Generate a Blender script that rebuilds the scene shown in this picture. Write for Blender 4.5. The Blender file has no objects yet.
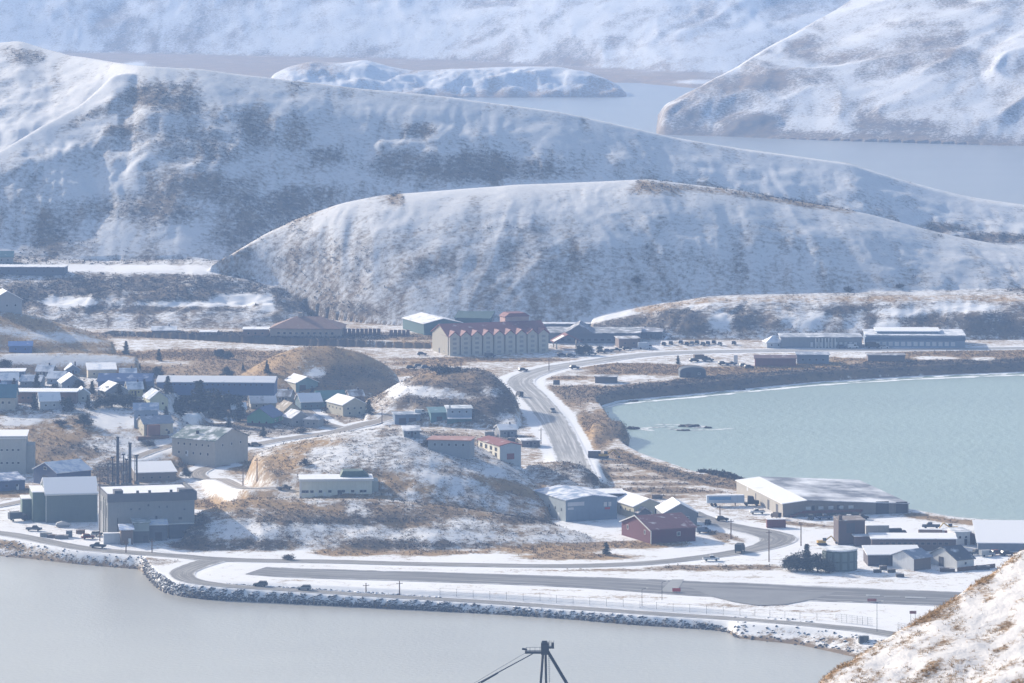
import bpy, bmesh, math, random
import numpy as np
from mathutils import Vector, Matrix
random.seed(7); rng = np.random.default_rng(7)
R = math.radians
sc = bpy.context.scene
COL = sc.collection
# ------------------------------------------------------------------ camera, sky, sun, exposure
F, HZ, CH, CX = 4500.0, 115.0, 235.0, 512.0      # focal length in pixels, horizon above frame, camera height
cam = bpy.data.cameras.new("camera"); camo = bpy.data.objects.new("camera", cam); COL.objects.link(camo)
cam.sensor_width = 36; cam.lens = F / 1024 * 36
cam.shift_y = -(HZ + 341.5) / 1024
cam.clip_start = 5; cam.clip_end = 40000
camo.location = (0, 0, CH); camo.rotation_euler = (R(90), 0, 0)
sc.camera = camo
SUN_EL, SUN_AZ = 22.0, 45.0                      # elevation, degrees left of straight ahead
w = bpy.data.worlds.new("World"); sc.world = w; w.use_nodes = True
nt = w.node_tree; bg = nt.nodes['Background']
sky = nt.nodes.new('ShaderNodeTexSky'); sky.sky_type = 'NISHITA'; sky.sun_disc = False
sky.sun_elevation = R(SUN_EL); sky.sun_rotation = R(-SUN_AZ); sky.altitude = 50
sky.dust_density = 2.2; sky.ozone_density = 1.0
nt.links.new(sky.outputs[0], bg.inputs[0]); bg.inputs[1].default_value = 0.12
sun = bpy.data.lights.new("sun", 'SUN'); suno = bpy.data.objects.new("sun", sun); COL.objects.link(suno)
sun.energy = 4.8; sun.angle = R(0.5); sun.color = (1.0, 0.91, 0.78)
sdir = Vector((-math.sin(R(SUN_AZ)) * math.cos(R(SUN_EL)), math.cos(R(SUN_AZ)) * math.cos(R(SUN_EL)), math.sin(R(SUN_EL))))
suno.rotation_euler = sdir.to_track_quat('Z', 'Y').to_euler(); suno.location = (0, 1500, 900)
sc.view_settings.view_transform = 'Standard'; sc.view_settings.look = 'None'
sc.view_settings.exposure = 0.57; sc.view_settings.gamma = 1
sc.render.engine = 'CYCLES'
sc.cycles.use_denoising = True
sc.cycles.max_bounces = 5; sc.cycles.diffuse_bounces = 2; sc.cycles.glossy_bounces = 2; sc.cycles.volume_bounces = 1
sc.cycles.transparent_max_bounces = 6
HAZE_DENSITY = 1.15e-4

# ------------------------------------------------------------------ helpers: noise
def _hash(ix, iy, seed):
    h = (ix.astype(np.uint32) * np.uint32(374761393) + iy.astype(np.uint32) * np.uint32(668265263) + np.uint32(seed * 2246822519 & 0xffffffff))
    h = (h ^ (h >> np.uint32(13))) * np.uint32(1274126177)
    h = h ^ (h >> np.uint32(16))
    return (h & np.uint32(0xffffff)).astype(np.float32) / np.float32(0xffffff)
def vnoise(x, y, seed=0):
    fx = np.floor(x); fy = np.floor(y)
    ix = fx.astype(np.int64); iy = fy.astype(np.int64)
    tx = (x - fx).astype(np.float32); ty = (y - fy).astype(np.float32)
    tx = tx * tx * (3 - 2 * tx); ty = ty * ty * (3 - 2 * ty)
    a = _hash(ix, iy, seed); b = _hash(ix + 1, iy, seed); c = _hash(ix, iy + 1, seed); d = _hash(ix + 1, iy + 1, seed)
    return (a + (b - a) * tx) * (1 - ty) + (c + (d - c) * tx) * ty
def fbm(x, y, octv=4, seed=0, gain=.5):
    s = 0; a = 1; t = 0
    for i in range(octv):
        s = s + a * vnoise(x * 2 ** i + 17.3 * i, y * 2 ** i + 9.1 * i, seed + i); t += a; a *= gain
    return s / t - .5           # about -.5..+.5
def sm(t):
    t = np.clip(t, 0, 1); return t * t * (3 - 2 * t)
def P(*pts):
    a = np.array(pts, float); return a[:, 0], a[:, 1]
def lin(u, pts):
    return np.interp(u, *P(*pts))
def Yat(v, z=0.0):
    return F * (CH - z) / (np.asarray(v, float) + HZ)
def world(u, v, Y):
    return ((u - CX) * Y / F, Y, CH - (v + HZ) * Y / F)

# ------------------------------------------------------------------ terrain grid (columns of equal bearing, rows of equal distance)
uc = np.concatenate([np.arange(-420, -60, 12), np.arange(-60, 1086, 2.0), np.arange(1088, 1460, 12)])
Yr_ = np.concatenate([np.arange(1290, 1500, 1.6), np.arange(1500, 2480, 2.0), np.arange(2480, 3350, 3.2), np.arange(3350, 4000, 12), np.arange(4000, 5400, 6), np.arange(5400, 7800, 14), [8200, 9000]])
U, Y = np.meshgrid(uc, Yr_)
X = (U - CX) * Y / F
n_big = fbm(X / 90, Y / 90, 4, 1)
n_mid = fbm(X / 24, Y / 24, 4, 11)
n_strk = .33 - 1.3 * np.abs(fbm(X / 26 + 1.5 * fbm(X / 60, Y / 60, 2, 25), Y / 150, 4, 21, .55))      # gullies running down the slopes
_f = np.abs(fbm(X / 130 + 2.0 * fbm(X / 260, Y / 300, 3, 35), Y / 280, 5, 31, .5)) * 2
n_far = .55 * fbm(X / 420, Y / 600, 3, 33) - .55 * (_f - .25)          # ridges with gullies between
n_fine = .25 - np.abs(fbm(X / 11 + 1.2 * fbm(X / 30, Y / 30, 2, 45), Y / 80, 4, 43, .6)) * 1.6   # fine erosion lines
n_rock = .25 - np.abs(fbm(X / 60 + 1.5 * fbm(X / 90, Y / 120, 2, 47), Y / 150, 5, 49, .62)) * 1.6
print('noise', X.shape)

shore_v = lin(uc, [(-420, 530), (-60, 548), (0, 556), (40, 560), (100, 566), (138, 569), (147, 575), (152, 584), (162, 590), (200, 598), (300, 603), (400, 608), (480, 613), (560, 618), (640, 625), (700, 629), (728, 632), (736, 638), (760, 641), (800, 645), (850, 656), (900, 668), (1000, 690), (1100, 715), (1460, 760)])
_k = np.ones(5) / 5; shore_v = np.convolve(np.pad(shore_v, 2, mode='edge'), _k, 'valid')
Yshore = Yat(shore_v)[None, :]
bayN = Yat(lin(uc, [(590, 404), (600, 408), (606, 416), (614, 428), (618, 440), (624, 448), (642, 458), (672, 468), (690, 474), (720, 480), (740, 486), (910, 513), (948, 520), (983, 523), (1024, 525), (1460, 540)]))[None, :]
bayF = Yat(lin(uc, [(590, 407), (600, 406), (617, 401), (660, 397), (700, 393.5), (735, 390), (775, 386), (818, 382), (868, 379), (918, 376), (968, 374), (1024, 372), (1460, 362)]))[None, :]
slope1 = lin(uc, [(-420, .35), (140, .35), (150, .75), (430, .7), (470, .42), (660, .4), (770, .24), (1460, .2)])[None, :]
d = Y - Yshore + fbm(X / 9, Y / 9, 3, 5) * 1.6 * (U < 1460)
z_har = np.where(d < 0, np.maximum(-4, d * .4), np.minimum(4.2, d * slope1))
inl = 4.2 + 3.2 * sm((Y - 1640) / 160)
dn = bayN - Y; df = Y - bayF
jit = fbm(X / 14, Y / 14, 3, 6) * 5
inside = (U > 596) & (dn < 0) & (df < 0)
z_bay = np.where(dn > 0, np.clip((dn + jit) * .22, -.5, 20), np.where(df > 0, np.clip((df + jit * .4) * .62, -.5, 20), -3.5))
z_bay = np.where(U > 596, z_bay, 20)
land = np.minimum(np.minimum(z_har, inl), z_bay)
lagT = Yat(lin(uc, [(105, 341), (113, 339), (200, 343), (290, 346), (430, 352), (436, 355)]))[None, :]
lagB = Yat(lin(uc, [(105, 341.5), (120, 343), (160, 346), (200, 348.5), (256, 352), (300, 354), (430, 357), (436, 356)]))[None, :]
lag = (U > 106) & (U < 436) & (Y > lagB) & (Y < lagT)
land = np.where(lag, -1.0, land)
fsh = Yat(lin(uc, [(-420, 96), (270, 96), (430, 90), (540, 80), (600, 82), (640, 83.5), (692, 88), (760, 86), (1460, 90)]))[None, :]
far = np.clip((Y - fsh + n_big * 60) * .08, -4, 6)
land = np.where(Y > 3150, np.where(Y > 4000, far, -4), land)

comps = [('ground', land)]
def smooth1(a, n):
    p = np.pad(a, n, mode='edge'); k = np.ones(2 * n + 1) / (2 * n + 1)
    return np.convolve(np.convolve(p, k, 'same'), k, 'same')[n:-n]
def hill(name, ridge, foot, back, zb=-6, amp=3.0, streak=0.0, convex=.5, noise=None, plateau=False, rough=.12, ends=16):
    """ridge: (bearing, skyline row, distance); foot: (bearing, distance, height)"""
    ru = [p[0] for p in ridge]
    v = np.interp(uc, ru, [p[1] for p in ridge]); yr = np.interp(uc, ru, [p[2] for p in ridge])
    v = smooth1(v, 2); yr = smooth1(yr, 6); zr = CH - (v + HZ) * yr / F
    out = (uc < ru[0]) | (uc > ru[-1])
    yf = np.interp(uc, [p[0] for p in foot], [p[1] for p in foot]); zf = np.interp(uc, [p[0] for p in foot], [p[2] for p in foot])
    yf = smooth1(yf, 22); zf = smooth1(zf, 22)
    t = np.clip((Y - yf) / np.maximum(yr - yf, 5), 0, 1)
    s = (1 - convex) * t + convex * np.sin(math.pi / 2 * t)
    zfront = zf + (zr - zf) * s
    b = np.clip((Y - yr) / back, 0, 1)
    zback = zr - b * .5 if plateau else zr - (zr - zb) * sm(b)
    if plateau: zback = np.where(Y > yr + back, zr - .5 - (zr + 6) * sm((Y - yr - back) / (back * 2.5)), zback)
    else: zback = np.where(Y > yr + back * 1.02, -20, zback)
    z = np.where(Y < yr, zfront, zback)
    env = np.sin(math.pi * np.clip(t, 0, 1) ** .8) * (t < 1) + rough
    nn = n_mid if noise is None else noise
    z = z + env * np.where(t > 0, 1, 0) * (amp * 2 * nn + streak * 2 * n_strk) * np.clip((zr - zf) / 12, 0, 1)
    z = np.where((Y < yf - .01), -20, z)
    e = sm((uc - ru[0]) / ends) * sm((ru[-1] - uc) / ends); z = (z + 6) * e[None, :] - 6
    z[:, out] = -20
    comps.append((name, z))

# distant mountain range beyond the inlet
hill('mountain', [(-430, -150, 7000), (100, -150, 7000), (400, -130, 7000), (700, -150, 7000), (1470, -150, 7000)],
     [(-420, 6250, 4), (100, 6150, 5), (300, 6000, 5), (450, 5900, 5), (560, 5700, 5), (690, 5480, 4), (1460, 5480, 0)], 1500, zb=100, amp=15, streak=0, noise=n_far, convex=.1)
hill('mountain', [(-430, 10, 6500), (60, 12, 6450), (170, 22, 6350), (210, 36, 6250), (235, 48, 6200)], [(-420, 6200, 5), (240, 6120, 5)], 200, zb=0, amp=10, noise=n_far)
hill('mountain', [(560, 60, 6000), (640, 28, 6100), (700, 2, 6250), (800, -30, 6400), (1470, -60, 6500)], [(540, 5800, 4), (690, 5520, 4), (1460, 5520, 0)], 300, zb=0, amp=16, noise=n_far)
# mountain right of the inlet
hill('mountain', [(650, 128, 4250), (658, 119, 4260), (668, 108, 4280), (690, 95, 4330), (715, 80, 4380), (740, 68, 4430), (765, 52, 4500), (790, 38, 4560), (815, 24, 4620), (840, 8, 4680), (860, -5, 4720), (900, -30, 4800), (1024, -90, 4950), (1470, -190, 5200)],
     [(640, 4235, -1), (665, 4225, -1), (700, 4215, -1), (780, 4165, -1), (850, 4125, -1), (940, 4085, -1), (1100, 4010, -1), (1460, 3950, -1)], 700, amp=15, streak=0, noise=n_far, convex=.3, rough=.4)
hill('mountain', [(835, 137, 4170), (845, 127, 4185), (870, 118, 4200), (900, 116, 4200), (930, 119, 4195), (960, 124, 4185), (1024, 122, 4170), (1240, 118, 4140), (1470, 118, 4110)],
     [(830, 4140, -1), (850, 4130, -1), (940, 4092, -1), (1100, 4020, -1), (1460, 3960, -1)], 90, amp=3)
hill('mountain', [(700, 134, 4230), (715, 124, 4245), (735, 113, 4255), (760, 109, 4255), (785, 114, 4245), (802, 130, 4220)],
     [(700, 4222, -1), (780, 4172, -1), (810, 4150, -1)], 80, amp=4)
hill('mountain', [(900, 60, 4560), (950, 40, 4560), (1024, 30, 4560), (1470, 10, 4560)], [(890, 4420, 30), (1460, 4400, 30)], 150, zb=40, amp=8, noise=n_far)
# low island in front of the far flats
hill('island', [(258, 84, 5080), (285, 68, 5090), (310, 62, 5100), (345, 63, 5110), (365, 60, 5110), (390, 67, 5100), (410, 71, 5090), (430, 71, 5080), (450, 69, 5090), (480, 68, 5090), (520, 67, 5090), (560, 67, 5080), (590, 73, 5060), (610, 81, 5040), (635, 96, 5010)],
     [(250, 4975, -1), (440, 4970, -1), (640, 4985, -1)], 200, amp=7, streak=4, convex=.6)
# big hill across the lagoon
hill('hill', [(-430, 110, 2950), (-60, 56, 2950), (-20, 46, 2950), (0, 43, 2950), (20, 41, 2950), (45, 49, 2930), (70, 56, 2900), (110, 62, 2850), (135, 66, 2800), (170, 68, 2800), (200, 70, 2800), (250, 76, 2800), (300, 82, 2800), (350, 88, 2800), (400, 93, 2800), (450, 98, 2800), (500, 105, 2800), (560, 113, 2800), (620, 126, 2800), (680, 140, 2800), (740, 150, 2800), (800, 158, 2800), (850, 165, 2800), (890, 178, 2800), (930, 190, 2800), (970, 200, 2800), (1010, 206, 2800), (1060, 214, 2800), (1470, 300, 2800)],
     [(-420, 2560, 24), (90, 2550, 24), (215, 2540, 24), (320, 2590, 16), (700, 2640, 12), (1460, 2680, 4)], 420, amp=3, streak=2.6, convex=.35)
hill('hill', [(-60, 186, 2634), (0, 152, 2665), (40, 128, 2702), (80, 106, 2739), (100, 89, 2764), (112, 76, 2781), (130, 72.5, 2789), (150, 79, 2789), (190, 105, 2789), (240, 150, 2789)],
     [(-60, 2560, 24), (250, 2560, 24)], 130, zb=40, amp=4, streak=4, convex=.3)
# nearer long hill with the bright crest
hill('hill', [(196, 278, 2443), (205, 271, 2448), (215, 266, 2453), (240, 250, 2468), (265, 235, 2478), (300, 218, 2488), (340, 204, 2488), (380, 196, 2488), (420, 193, 2488), (480, 188, 2488), (520, 185, 2488), (570, 183, 2488), (620, 181, 2488), (650, 180, 2488), (690, 185, 2488), (740, 191, 2488), (780, 199, 2488), (830, 207, 2488), (870, 215, 2488), (910, 226, 2488), (950, 236, 2488), (1000, 246, 2488), (1060, 258, 2488), (1200, 284, 2478), (1470, 300, 2468)],
     [(190, 2470, 22), (270, 2460, 20), (330, 2385, 5), (420, 2345, 5), (570, 2335, 5), (640, 2350, 8), (1460, 2350, 8)], 190, amp=1.6, streak=1.8, convex=.7)
# terrace bluff above the lagoon, left
hill('terrace', [(-430, 262, 2470), (0, 268, 2470), (100, 272, 2470), (200, 270, 2470), (240, 273, 2470), (280, 280, 2465), (300, 293, 2450), (312, 306, 2430), (318, 316, 2410)],
     [(-420, 2336, 4), (100, 2340, 4), (320, 2345, 4)], 120, amp=3.5, streak=2.5, plateau=True, convex=.3)
# bluff behind the school, right
hill('terrace', [(578, 322, 2345), (600, 316, 2345), (640, 308, 2345), (680, 303, 2345), (700, 300, 2345), (740, 298, 2345), (800, 298, 2345), (900, 297, 2345), (1024, 297, 2345), (1470, 295, 2345)],
     [(578, 2295, 5), (640, 2285, 5), (1460, 2287, 5)], 120, amp=3.0, streak=3.0, plateau=True, convex=.4)
# brown hillside at the left edge
hill('hillside', [(-430, 240, 2180), (-60, 296, 2170), (0, 311, 2160), (38, 317, 2160), (73, 327, 2150), (100, 337, 2140), (116, 344, 2135), (128, 352, 2125)],
     [(-420, 2060, 9), (60, 2085, 8), (130, 2100, 7)], 80, amp=1.2, convex=.3)
hill('hillside', [(-430, 352, 2060), (0, 354, 2050), (60, 353, 2050), (110, 354, 2050), (140, 357, 2045), (152, 363, 2038)], [(-420, 2020, 9), (150, 2020, 8)], 60, amp=.4)
# bank below the left end of the town
hill('bank', [(-430, 400, 1880), (-20, 404, 1868), (60, 405, 1868), (110, 406, 1868), (150, 412, 1860), (178, 424, 1840), (195, 438, 1820)], [(-420, 1770, 6), (120, 1775, 5), (190, 1790, 5)], 90, plateau=True, amp=1.4, convex=.2)
# brown mound by the lagoon
hill('knoll', [(206, 390, 2068), (235, 378, 2068), (255, 366, 2068), (275, 355, 2068), (300, 347, 2068), (330, 346, 2068), (360, 352, 2068), (385, 364, 2065), (402, 380, 2060), (412, 390, 2050)], [(200, 2026, 5), (300, 2016, 5), (420, 2026, 5)], 45, amp=1.2, convex=.5)
# dark rocky knoll beside the road
hill('knoll', [(352, 404, 1990), (366, 400, 1990), (382, 393, 1988), (398, 383, 1985), (420, 374, 1985), (450, 370, 1985), (475, 369, 1985), (490, 372, 1980), (505, 385, 1970), (517, 400, 1955), (528, 420, 1930), (532, 428, 1920)], [(370, 1930, 5), (450, 1918, 5), (535, 1908, 5)], 45, amp=2.6, streak=1.5, convex=.6)
# two-step knoll in the middle of the town
hill('knoll', [(232, 476, 1672), (243, 464, 1688), (254, 456, 1695), (270, 449, 1700), (300, 441, 1700), (340, 433, 1700), (380, 430, 1700), (410, 431, 1700), (440, 437, 1700), (470, 445, 1700), (500, 455, 1700), (520, 468, 1690), (545, 485, 1680), (562, 503, 1665)],
     [(190, 1640, 4), (240, 1605, 4), (380, 1600, 4), (450, 1595, 4), (560, 1625, 4)], 80, amp=1.8, streak=1.2, convex=.6)
hill('knoll', [(172, 545, 1575), (182, 533, 1585), (190, 523, 1596), (200, 513, 1606), (215, 507, 1610), (235, 502, 1612), (260, 500, 1612), (380, 500, 1612), (420, 504, 1612), (460, 509, 1610), (500, 516, 1605), (540, 523, 1600), (580, 535, 1590), (612, 548, 1575)],
     [(165, 1565, 2.5), (200, 1556, 2.5), (400, 1553, 2.5), (500, 1563, 2.5), (610, 1567, 2.5)], 75, amp=2.0, streak=1.3, convex=.45)
hill('knoll', [(512, 470, 1700), (535, 464, 1700), (555, 461.5, 1698), (577, 463.5, 1694), (592, 472, 1688), (604, 483, 1680), (614, 494, 1670)], [(510, 1645, 3), (615, 1640, 3)], 28, amp=1.6, streak=1)
# headland by the bay
hill('headland', [(578, 440, 1880), (590, 424, 1905), (604, 419, 1915), (622, 422, 1912), (638, 431, 1905)], [(575, 1830, 5), (600, 1850, 5), (640, 1890, -1)], 25, amp=1.0)
# scrub-topped shore bank above the near beach of the bay
hill('headland', [(683, 476, 1770), (695, 471, 1772), (710, 473, 1768), (725, 474, 1765), (742, 481, 1752), (760, 488, 1740)], [(680, 1760, 3), (760, 1725, 3)], 16, amp=1.5, rough=.9)

names = [c[0] for c in comps]
stack = np.stack([c[1].astype(np.float32) for c in comps])
# flat patches stay untouched by the two knoll steps where buildings stand
Hh = stack.max(0).astype(np.float64); ID = stack.argmax(0); del stack
names_arr = np.array(names)
Vp = F * (CH - Hh) / Y - HZ                 # skyline row of each terrain point (used only to lay paint and roads on the map)

def zat(x, y):
    u = CX + F * x / y
    i = np.clip(np.searchsorted(uc, u) - 1, 0, len(uc) - 2); j = np.clip(np.searchsorted(Yr_, y) - 1, 0, len(Yr_) - 2)
    a = (u - uc[i]) / (uc[i + 1] - uc[i]); b = (y - Yr_[j]) / (Yr_[j + 1] - Yr_[j])
    return float((Hh[j, i] * (1 - a) + Hh[j, i + 1] * a) * (1 - b) + (Hh[j + 1, i] * (1 - a) + Hh[j + 1, i + 1] * a) * b)
def ground(u, v):
    """first terrain point met by the line of sight through map position (u, v)"""
    i = int(np.clip(np.searchsorted(uc, u) - 1, 0, len(uc) - 2)); a = (u - uc[i]) / (uc[i + 1] - uc[i])
    h = np.maximum(Hh[:, i] * (1 - a) + Hh[:, i + 1] * a, 0)
    g = h - (CH - (v + HZ) * Yr_ / F)
    k = int(np.argmax(g > 0))
    if k == 0: k = 1
    t = g[k - 1] / (g[k - 1] - g[k]) if g[k] != g[k - 1] else 0
    t = min(max(t, 0), 1)
    yy = Yr_[k - 1] + t * (Yr_[k] - Yr_[k - 1])
    x = (u - CX) * yy / F
    return Vector((x, yy, max(zat(x, yy), 0)))

# ------------------------------------------------------------------ roads: (name, half width m, [(bearing,row)...], snow)
ROADS = [
 ('runway', 'runway', [(256, 570.5, 9), (300, 573, 10), (400, 576, 10.5), (500, 579, 11), (600, 583, 12), (690, 588, 15), (780, 592, 16), (880, 596, 15), (1000, 601, 15), (1120, 606, 15)]),
 ('road', 'road', [(-60, 526, 4), (0, 533, 4), (30, 538, 4), (60, 544, 4), (90, 549, 4), (130, 552.5, 4), (180, 556, 4), (215, 559, 4.5), (260, 560.5, 4), (330, 561.5, 4), (400, 563.5, 4), (480, 565, 4), (560, 566, 4), (640, 563.5, 4), (700, 557.5, 4), (745, 551, 5), (772, 544, 6), (778, 538, 7), (765, 533, 7), (745, 529, 6), (722, 524, 5), (702, 518, 5), (690, 512, 4)]),
 ('causeway_road', 'road', [(215, 560, 5), (195, 566, 5), (182, 573, 4.5), (190, 580, 4), (220, 585, 3.4), (260, 588, 3), (330, 592.5, 3), (400, 597, 3), (480, 601.5, 3), (560, 607, 3), (640, 612.5, 3), (720, 618, 3), (780, 622, 3.2), (830, 626.5, 3.6), (870, 631, 4), (910, 638, 4), (960, 650, 4)]),
 ('highway', 'highway', [(579, 477, 7, 7.2), (575.5, 468, 7, 7.2), (571, 458, 7), (565, 444, 7), (557, 428, 7), (547, 412, 7), (534, 397, 7), (524, 388, 7), (520, 381, 7), (530, 374.5, 7), (555, 367.5, 7), (590, 362, 7), (625, 357, 7), (655, 354, 7), (700, 352, 7), (780, 350.5, 6), (860, 350, 5), (950, 349, 5), (1100, 347, 5)]),
 ('road', 'town', [(397, 411, 4), (393, 414, 4), (385, 419, 4.5), (368, 424, 5), (345, 428, 4.5), (325, 424, 4), (312, 416, 3.5), (306, 410, 3)]),
 ('road', 'town', [(362, 425, 4), (335, 432, 4), (300, 437, 4), (275, 441, 4), (250, 446, 4)]),
 ('road', 'town', [(226, 465, 3.2), (214, 466.5, 3.4), (204, 469.5, 3.6), (198, 474, 3.6), (204, 479, 3.6), (220, 482.5, 3.2), (245, 485, 3), (275, 488, 2.6), (297, 492, 2.4)]),
 ('road', 'town', [(135, 458, 3), (150, 452, 3), (165, 447, 3), (175, 444, 3)]),
 ('road', 'town', [(180, 413, 3), (195, 414, 3), (210, 417, 3), (222, 421, 3)]),
 ('road', 'town', [(-40, 512, 3), (0, 506, 3), (20, 502, 3), (34, 499, 3)]),
]
ROAD_PTS = []
def catmull(pts, n=10):
    out = []
    for k in range(len(pts) - 1):
        p0, p1, p2, p3 = pts[max(k - 1, 0)], pts[k], pts[k + 1], pts[min(k + 2, len(pts) - 1)]
        for i in range(n):
            t = i / n
            out.append(.5 * ((2 * p1) + (-p0 + p2) * t + (2 * p0 - 5 * p1 + 4 * p2 - p3) * t * t + (-p0 + 3 * p1 - 3 * p2 + p3) * t ** 3))
    out.append(pts[-1]); return out
S = np.zeros_like(Hh); G = np.full_like(Hh, .6); BERM = np.zeros_like(Hh); ONROAD = np.zeros_like(Hh)
for nm, kind, pts in ROADS:
    q = []
    for (u, v, hw, *zp) in pts:
        g = ground(u, v)
        if zp: yy = F * (CH - zp[0]) / (v + HZ); g = Vector(((u - CX) * yy / F, yy, zp[0]))
        q.append(np.array([g.x, g.y, g.z, hw]))
    q = np.array(catmull(q))
    zz = q[:, 2].copy()
    for it in range(40 if kind == 'town' else 12): zz[1:-1] = (zz[:-2] + 2 * zz[1:-1] + zz[2:]) / 4
    q[:, 2] = zz
    ROAD_PTS.append((nm, kind, q))
    # press the terrain to the road bed
    bx0, bx1, by0, by1 = q[:, 0].min() - 25, q[:, 0].max() + 25, q[:, 1].min() - 25, q[:, 1].max() + 25
    jj = np.where((Yr_ > by0) & (Yr_ < by1))[0]
    if len(jj) == 0: continue
    j0, j1 = jj[0], jj[-1] + 1
    ii = np.where((uc > CX + F * min(bx0 / by0, bx0 / by1)) & (uc < CX + F * max(bx1 / by0, bx1 / by1)))[0]; i0, i1 = ii[0], ii[-1] + 1
    xs = X[j0:j1, i0:i1]; ys = Y[j0:j1, i0:i1]
    best = np.full(xs.shape, 1e9); bz = np.zeros(xs.shape); bw = np.zeros(xs.shape)
    for k in range(len(q) - 1):
        a, b = q[k], q[k + 1]; dx, dy = b[0] - a[0], b[1] - a[1]; L2 = dx * dx + dy * dy + 1e-9
        t = np.clip(((xs - a[0]) * dx + (ys - a[1]) * dy) / L2, 0, 1)
        dd = np.hypot(xs - a[0] - dx * t, ys - a[1] - dy * t)
        m = dd < best
        best = np.where(m, dd, best); bz = np.where(m, a[2] + (b[2] - a[2]) * t, bz); bw = np.where(m, a[3] + (b[3] - a[3]) * t, bw)
    e = best - bw
    k_ = 1 - sm((e - 1.2) / (3.0 if nm == 'causeway_road' else 5.0))
    ONROAD[j0:j1, i0:i1] = np.maximum(ONROAD[j0:j1, i0:i1], e < 1.0)
    Hh[j0:j1, i0:i1] = Hh[j0:j1, i0:i1] * (1 - k_) + (bz - .05) * k_
    BERM[j0:j1, i0:i1] = np.maximum(BERM[j0:j1, i0:i1], (1 - sm((e - 2.5) / 3.0)) * (e > -1.0))
Vp = F * (CH - Hh) / Y - HZ
print('roads')
# ------------------------------------------------------------------ what grows and lies on the ground: snow cover S, tan grass (1) to dark brush and rock (0) G
base_S = {'ground': .88, 'mountain': .50, 'island': .66, 'hill': .70, 'terrace': .40, 'hillside': .42, 'bank': .38, 'knoll': .46, 'headland': .06}
base_G = {'ground': .6, 'mountain': .3, 'island': .75, 'hill': .28, 'terrace': .25, 'hillside': .85, 'bank': .75, 'knoll': .55, 'headland': .45}
for nm in base_S:
    m = (names_arr == nm)[ID]
    S[m] = base_S[nm]; G[m] = base_G[nm]
gy = np.gradient(Hh, axis=0) / np.gradient(Y, axis=0)
S -= np.clip(np.abs(gy) - .18, 0, 1) * np.where((names_arr == 'ground')[ID], 0, .55)
S[Y > 5300] += np.where((names_arr == 'ground')[ID][Y > 5300], -.75, 0)
G[(Y > 5300) & (names_arr == 'ground')[ID]] = .55
S[Y > 5700] += .06
wob = fbm(X / 40, Y / 60, 3, 41)
wob2 = fbm(X / 14, Y / 30, 3, 51)
def paint(u, v, ru, rv, s=None, g=None, k=1.0, soft=.45, rot=0, far=None):
    m0 = (U > u - ru * 1.6) & (U < u + ru * 1.6) & (Vp > v - rv * 1.6 - abs(rot) * ru) & (Vp < v + rv * 1.6 + abs(rot) * ru)
    if far: m0 &= (Y > far[0]) & (Y < far[1])
    idx = np.where(m0)
    if len(idx[0]) == 0: return
    dx = (U[idx] - u) / ru; dy = (Vp[idx] - v - rot * (U[idx] - u)) / rv
    r = np.sqrt(dx * dx + dy * dy) + wob[idx] * .7 + wob2[idx] * .5
    wgt = k * (1 - sm((r - 1 + soft) / (2 * soft)))
    if s is not None: S[idx] = S[idx] * (1 - wgt) + s * wgt
    if g is not None: G[idx] = G[idx] * (1 - wgt) + g * wgt
def paintline(pts, hw, s=None, g=None, k=1.0):
    for a, b in zip(pts[:-1], pts[1:]):
        n = max(1, int(abs(b[0] - a[0]) / (hw * 1.5)))
        for i in range(n + 1):
            t = i / n; paint(a[0] + (b[0] - a[0]) * t, a[1] + (b[1] - a[1]) * t, hw * 2.2, hw, s, g, k)
# --- far side
for p in [(747, 124, 30, 11), (905, 128, 50, 9), (676, 116, 14, 12)]: paint(*p, s=-.25, g=.15, far=(4000, 4500), soft=.2)
for p in [(640, 62, 60, 12), (700, 40, 30, 8), (470, 45, 60, 5)]: paint(*p, s=.5, g=.7, k=.6)
for p in [(330, 20, 12, 22), (870, 60, 40, 8), (930, 95, 50, 6), (720, 70, 22, 12), (830, 45, 18, 10), (990, 70, 25, 20)]: paint(*p, s=.5, g=.3, k=.6)
paint(215, 45, 30, 5, s=.35, g=.5, k=.6)
for p in [(690, 105, 30, 22, -.6), (675, 118, 16, 12, 0), (820, 40, 20, 14, -.4), (1000, 70, 24, 20, 0), (965, 112, 50, 4, 0), (770, 85, 20, 8, -.5)]: paint(*p[:4], s=.34, g=.3, k=.75, rot=p[4], far=(4000, 5200), soft=.6)
for q in [[(760, 78), (830, 55), (935, 28)], [(790, 104), (900, 92), (1024, 78)], [(870, 70), (950, 50), (1024, 46)], [(720, 95), (760, 70), (800, 40)]]: paintline(q, 2.0, s=.40, g=.6, k=.6)
for q in [[(320, 0), (328, 22), (335, 40)], [(400, 30), (480, 22), (560, 8)], [(480, 60), (580, 40), (680, 25)], [(60, 20), (130, 30), (220, 40)]]: paintline(q, 2.5, s=.42, g=.5, k=.5)
paintline([(664, 130), (700, 134.5), (780, 138), (850, 141), (940, 144), (1040, 147)], 2.2, s=-.2, g=.1, k=1)
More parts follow.
